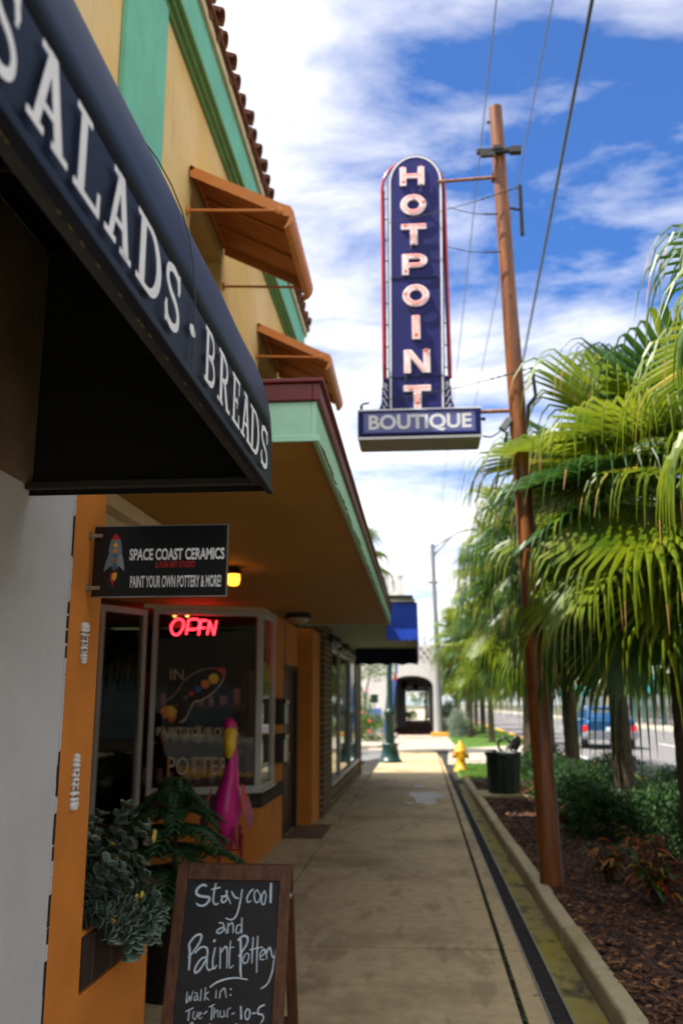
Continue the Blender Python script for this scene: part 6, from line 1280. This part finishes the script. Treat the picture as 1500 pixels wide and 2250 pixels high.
for i, (x, y_, rx, rz, h, lb) in enumerate(((0.9, 100, 2.6, 2.4, 3.9, 'leafy tree closing the view through the arch'), (6.5, 120, 3.0, 3.5, 6, 'distant leafy tree left of the road end'), (4.2, 104, 2.6, 3.4, 7.5, 'tall leafy tree behind the street light'), (21, 110, 5, 4, 7, 'leafy tree over the far pavement'), (20, 75, 4, 3.5, 6.5, 'leafy tree between the far shops'), (-14, 120, 7, 4, 7, 'leafy tree behind the white buildings'), (30, 150, 9, 5, 8, 'large tree at the far right of the street'), (11, 190, 8, 5, 7, 'tree mass at the end of the road'))):
    far_tree((x, y_, 0), rx, rz, h, lb, 400 + i)
# shops across the road
def far_shop(name, loc, sx, sy, h, wallm, trim, label, n, awn=None):
    t = thing(name, label, 'building', loc); x, y_, _ = loc
    m = MB(); m.box((x, y_, -.1), (x + sx, y_ + sy, h)); m.box((x - .1, y_ - .1, h), (x + sx, y_ + sy + .1, h + .25)); m.build('wall', wallm, t)
    for k in range(n):
        y0 = y_ + sy * (k + .15) / n; m = MB(); m.box((x - .03, y0, .4), (x - .005, y0 + sy / n * .7, 2.5)); m.build('window', 'carglass', t)
        m = MB(); m.box((x - .12, y_ + sy * k / n - .15, 0), (x - .01, y_ + sy * k / n + .15, 2.9)); m.build('pilaster', trim, t)
    if awn:
        m = MB(); m.plate([(x - 1.5, y_ + .3, 2.7), (x - .02, y_ + .3, 3.6), (x - .02, y_ + sy - .3, 3.6), (x - 1.5, y_ + sy - .3, 2.7)], (0, 0, .05)); m.plate([(x - 1.5, y_ + .3, 2.7), (x - 1.5, y_ + sy - .3, 2.7), (x - 1.5, y_ + sy - .3, 2.35), (x - 1.5, y_ + .3, 2.35)], (-.03, 0, 0)); m.build('awning', awn, t)
    return t
far_shop('far_shop', (18.2, 36, 0), 9, 13, 5.0, 'stoneA', 'cream', 'brown shop with teal awning and cream columns across the road', 5, 'tealcloth')
far_shop('far_shop', (18.2, 51, 0), 9, 14, 4.2, 'offwhite', 'offwhite', 'white flat roofed shop across the road behind the blue car', 4, None)
far_shop('far_shop', (18.2, 67, 0), 9, 16, 4.6, 'offwhite', 'tealcloth', 'white shop with teal awning and pilasters farther along the road', 5, 'tealcloth')
far_shop('far_shop', (18.2, 92, 0), 9, 22, 4.8, 'cream', 'tealcloth', 'cream shop with long teal awning toward the road end', 6, 'tealcloth')
far_shop('far_shop', (18.2, -45, 0), 9, 78, 8.0, 'bark', 'trunk', 'unseen long dark brown shop row added across the road to darken window reflections', 12, None)  # out of view, added so the display window reflects something dark
for i in range(7):
    shrub((17.2 - .2 * (i % 2), 39 + i * 2.1, 0), .5, .6, .42, 500, .12, 'low planting in front of the shops across the road', 500 + i, ('shrubA', 'crotO'), 'low planting across the road')
rg = random.Random(9)
for i, (x, y_) in enumerate(((16.0, 41), (16.2, 49), (16.1, 58), (16.2, 70))): dup(P3, (x, y_, 0), i * 2.0, ['fan palm across the road before the brown shop', 'fan palm across the road between the brown and white shops', 'fan palm across the road before the white shop', 'fan palm across the road before the far teal awning'][i], .9)

# ================================================================== BLUE CAR
cxp, cyp = 6.85, 34.0
CAR = thing('parked_car', 'blue and silver hatchback seen from behind driving away on the road', 'car', (cxp, cyp, -.05))
CAR.scale = (1.1, 1.1, 1.1)
def loft(m, secs, mi=0, smooth=False):
    n_ = len(secs[0]); vs = [p for s_ in secs for p in s_]; m.add(vs, [(i * n_ + k, i * n_ + (k + 1) % n_, (i + 1) * n_ + (k + 1) % n_, (i + 1) * n_ + k) for i in range(len(secs) - 1) for k in range(n_)], mi, smooth); m.add(secs[0], [list(range(n_))[::-1]], mi); m.add(secs[-1], [list(range(n_))], mi)
def sect(y_, w, z0, z1, r_=.08, tw=1.0):
    w2 = w / 2; return [Vector((cxp + a, cyp + y_, b - .05)) for a, b in ((-w2 + r_, z0), (w2 - r_, z0), (w2, z0 + r_), (w2, (z0 + z1) / 2), (w2 * tw, z1 - r_), (w2 * tw - r_, z1), (-w2 * tw + r_, z1), (-w2 * tw, z1 - r_), (-w2, (z0 + z1) / 2), (-w2, z0 + r_))]
m = MB(); loft(m, [sect(0.02, 1.60, .42, .92, .08, .94), sect(.10, 1.72, .36, .98, .08, .94), sect(.9, 1.76, .30, 1.0, .08, .95), sect(2.4, 1.76, .30, .98, .08, .95), sect(3.6, 1.72, .30, .90, .08, .93), sect(4.15, 1.60, .36, .74, .08, .93)], 0, True); m.build('body', 'carblue', CAR)
m = MB(); loft(m, [sect(.30, 1.48, .92, 1.02, .04, .95), sect(.70, 1.46, .92, 1.32, .08, .84), sect(1.15, 1.46, .92, 1.41, .08, .82), sect(2.0, 1.46, .92, 1.40, .08, .82), sect(2.9, 1.44, .9, 1.0, .04, .92)], 0, True); m.build('cabin', 'carblue', CAR)
m = MB(); m.plate([(cxp - .56, cyp + .325, .93), (cxp + .56, cyp + .325, .93), (cxp + .50, cyp + .64, 1.24), (cxp - .50, cyp + .64, 1.24)], (0, -.012, .006)); m.build('rear_window', 'carglass', CAR)
for s in (-1, 1):
    m = MB(); m.plate([(cxp + s * .735, cyp + .75, .86), (cxp + s * .735, cyp + 2.4, .86), (cxp + s * .64, cyp + 2.0, 1.28), (cxp + s * .64, cyp + .95, 1.28)], (s * .015, 0, .004)); m.build('side_window', 'carglass', CAR)
    m = MB(); m.box((cxp + s * .80 - .13, cyp - .015, .53), (cxp + s * .80 + .05, cyp + .07, .72), 0, .02); m.build('tail_light', 'taillight', CAR)
    for y_ in (.80, 3.3):
        m = MB(); m.tube([(cxp + s * .66, cyp + y_, .175), (cxp + s * .875, cyp + y_, .175)], .305, 20, 0); wl_ = m.build('wheel', 'tyre', CAR); m = MB(); m.tube([(cxp + s * .86, cyp + y_, .175), (cxp + s * .888, cyp + y_, .175)], [.20, .17], 16); m.build('rim', 'carsilver', wl_)
m = MB(); loft(m, [sect(-.10, 1.62, .34, .58, .07), sect(.05, 1.78, .32, .60, .07), sect(.45, 1.80, .30, .58, .07)], 0, True); m.build('rear_bumper', 'carsilver', CAR)
m = MB(); m.box((cxp - .15, cyp - .02, .55), (cxp + .15, cyp + .03, .67)); m.build('number_plate', 'white', CAR)
m = MB(); m.box((cxp - .45, cyp + .62, 1.28), (cxp + .45, cyp + .9, 1.30)); m.build('roof_spoiler', 'carblue', CAR)
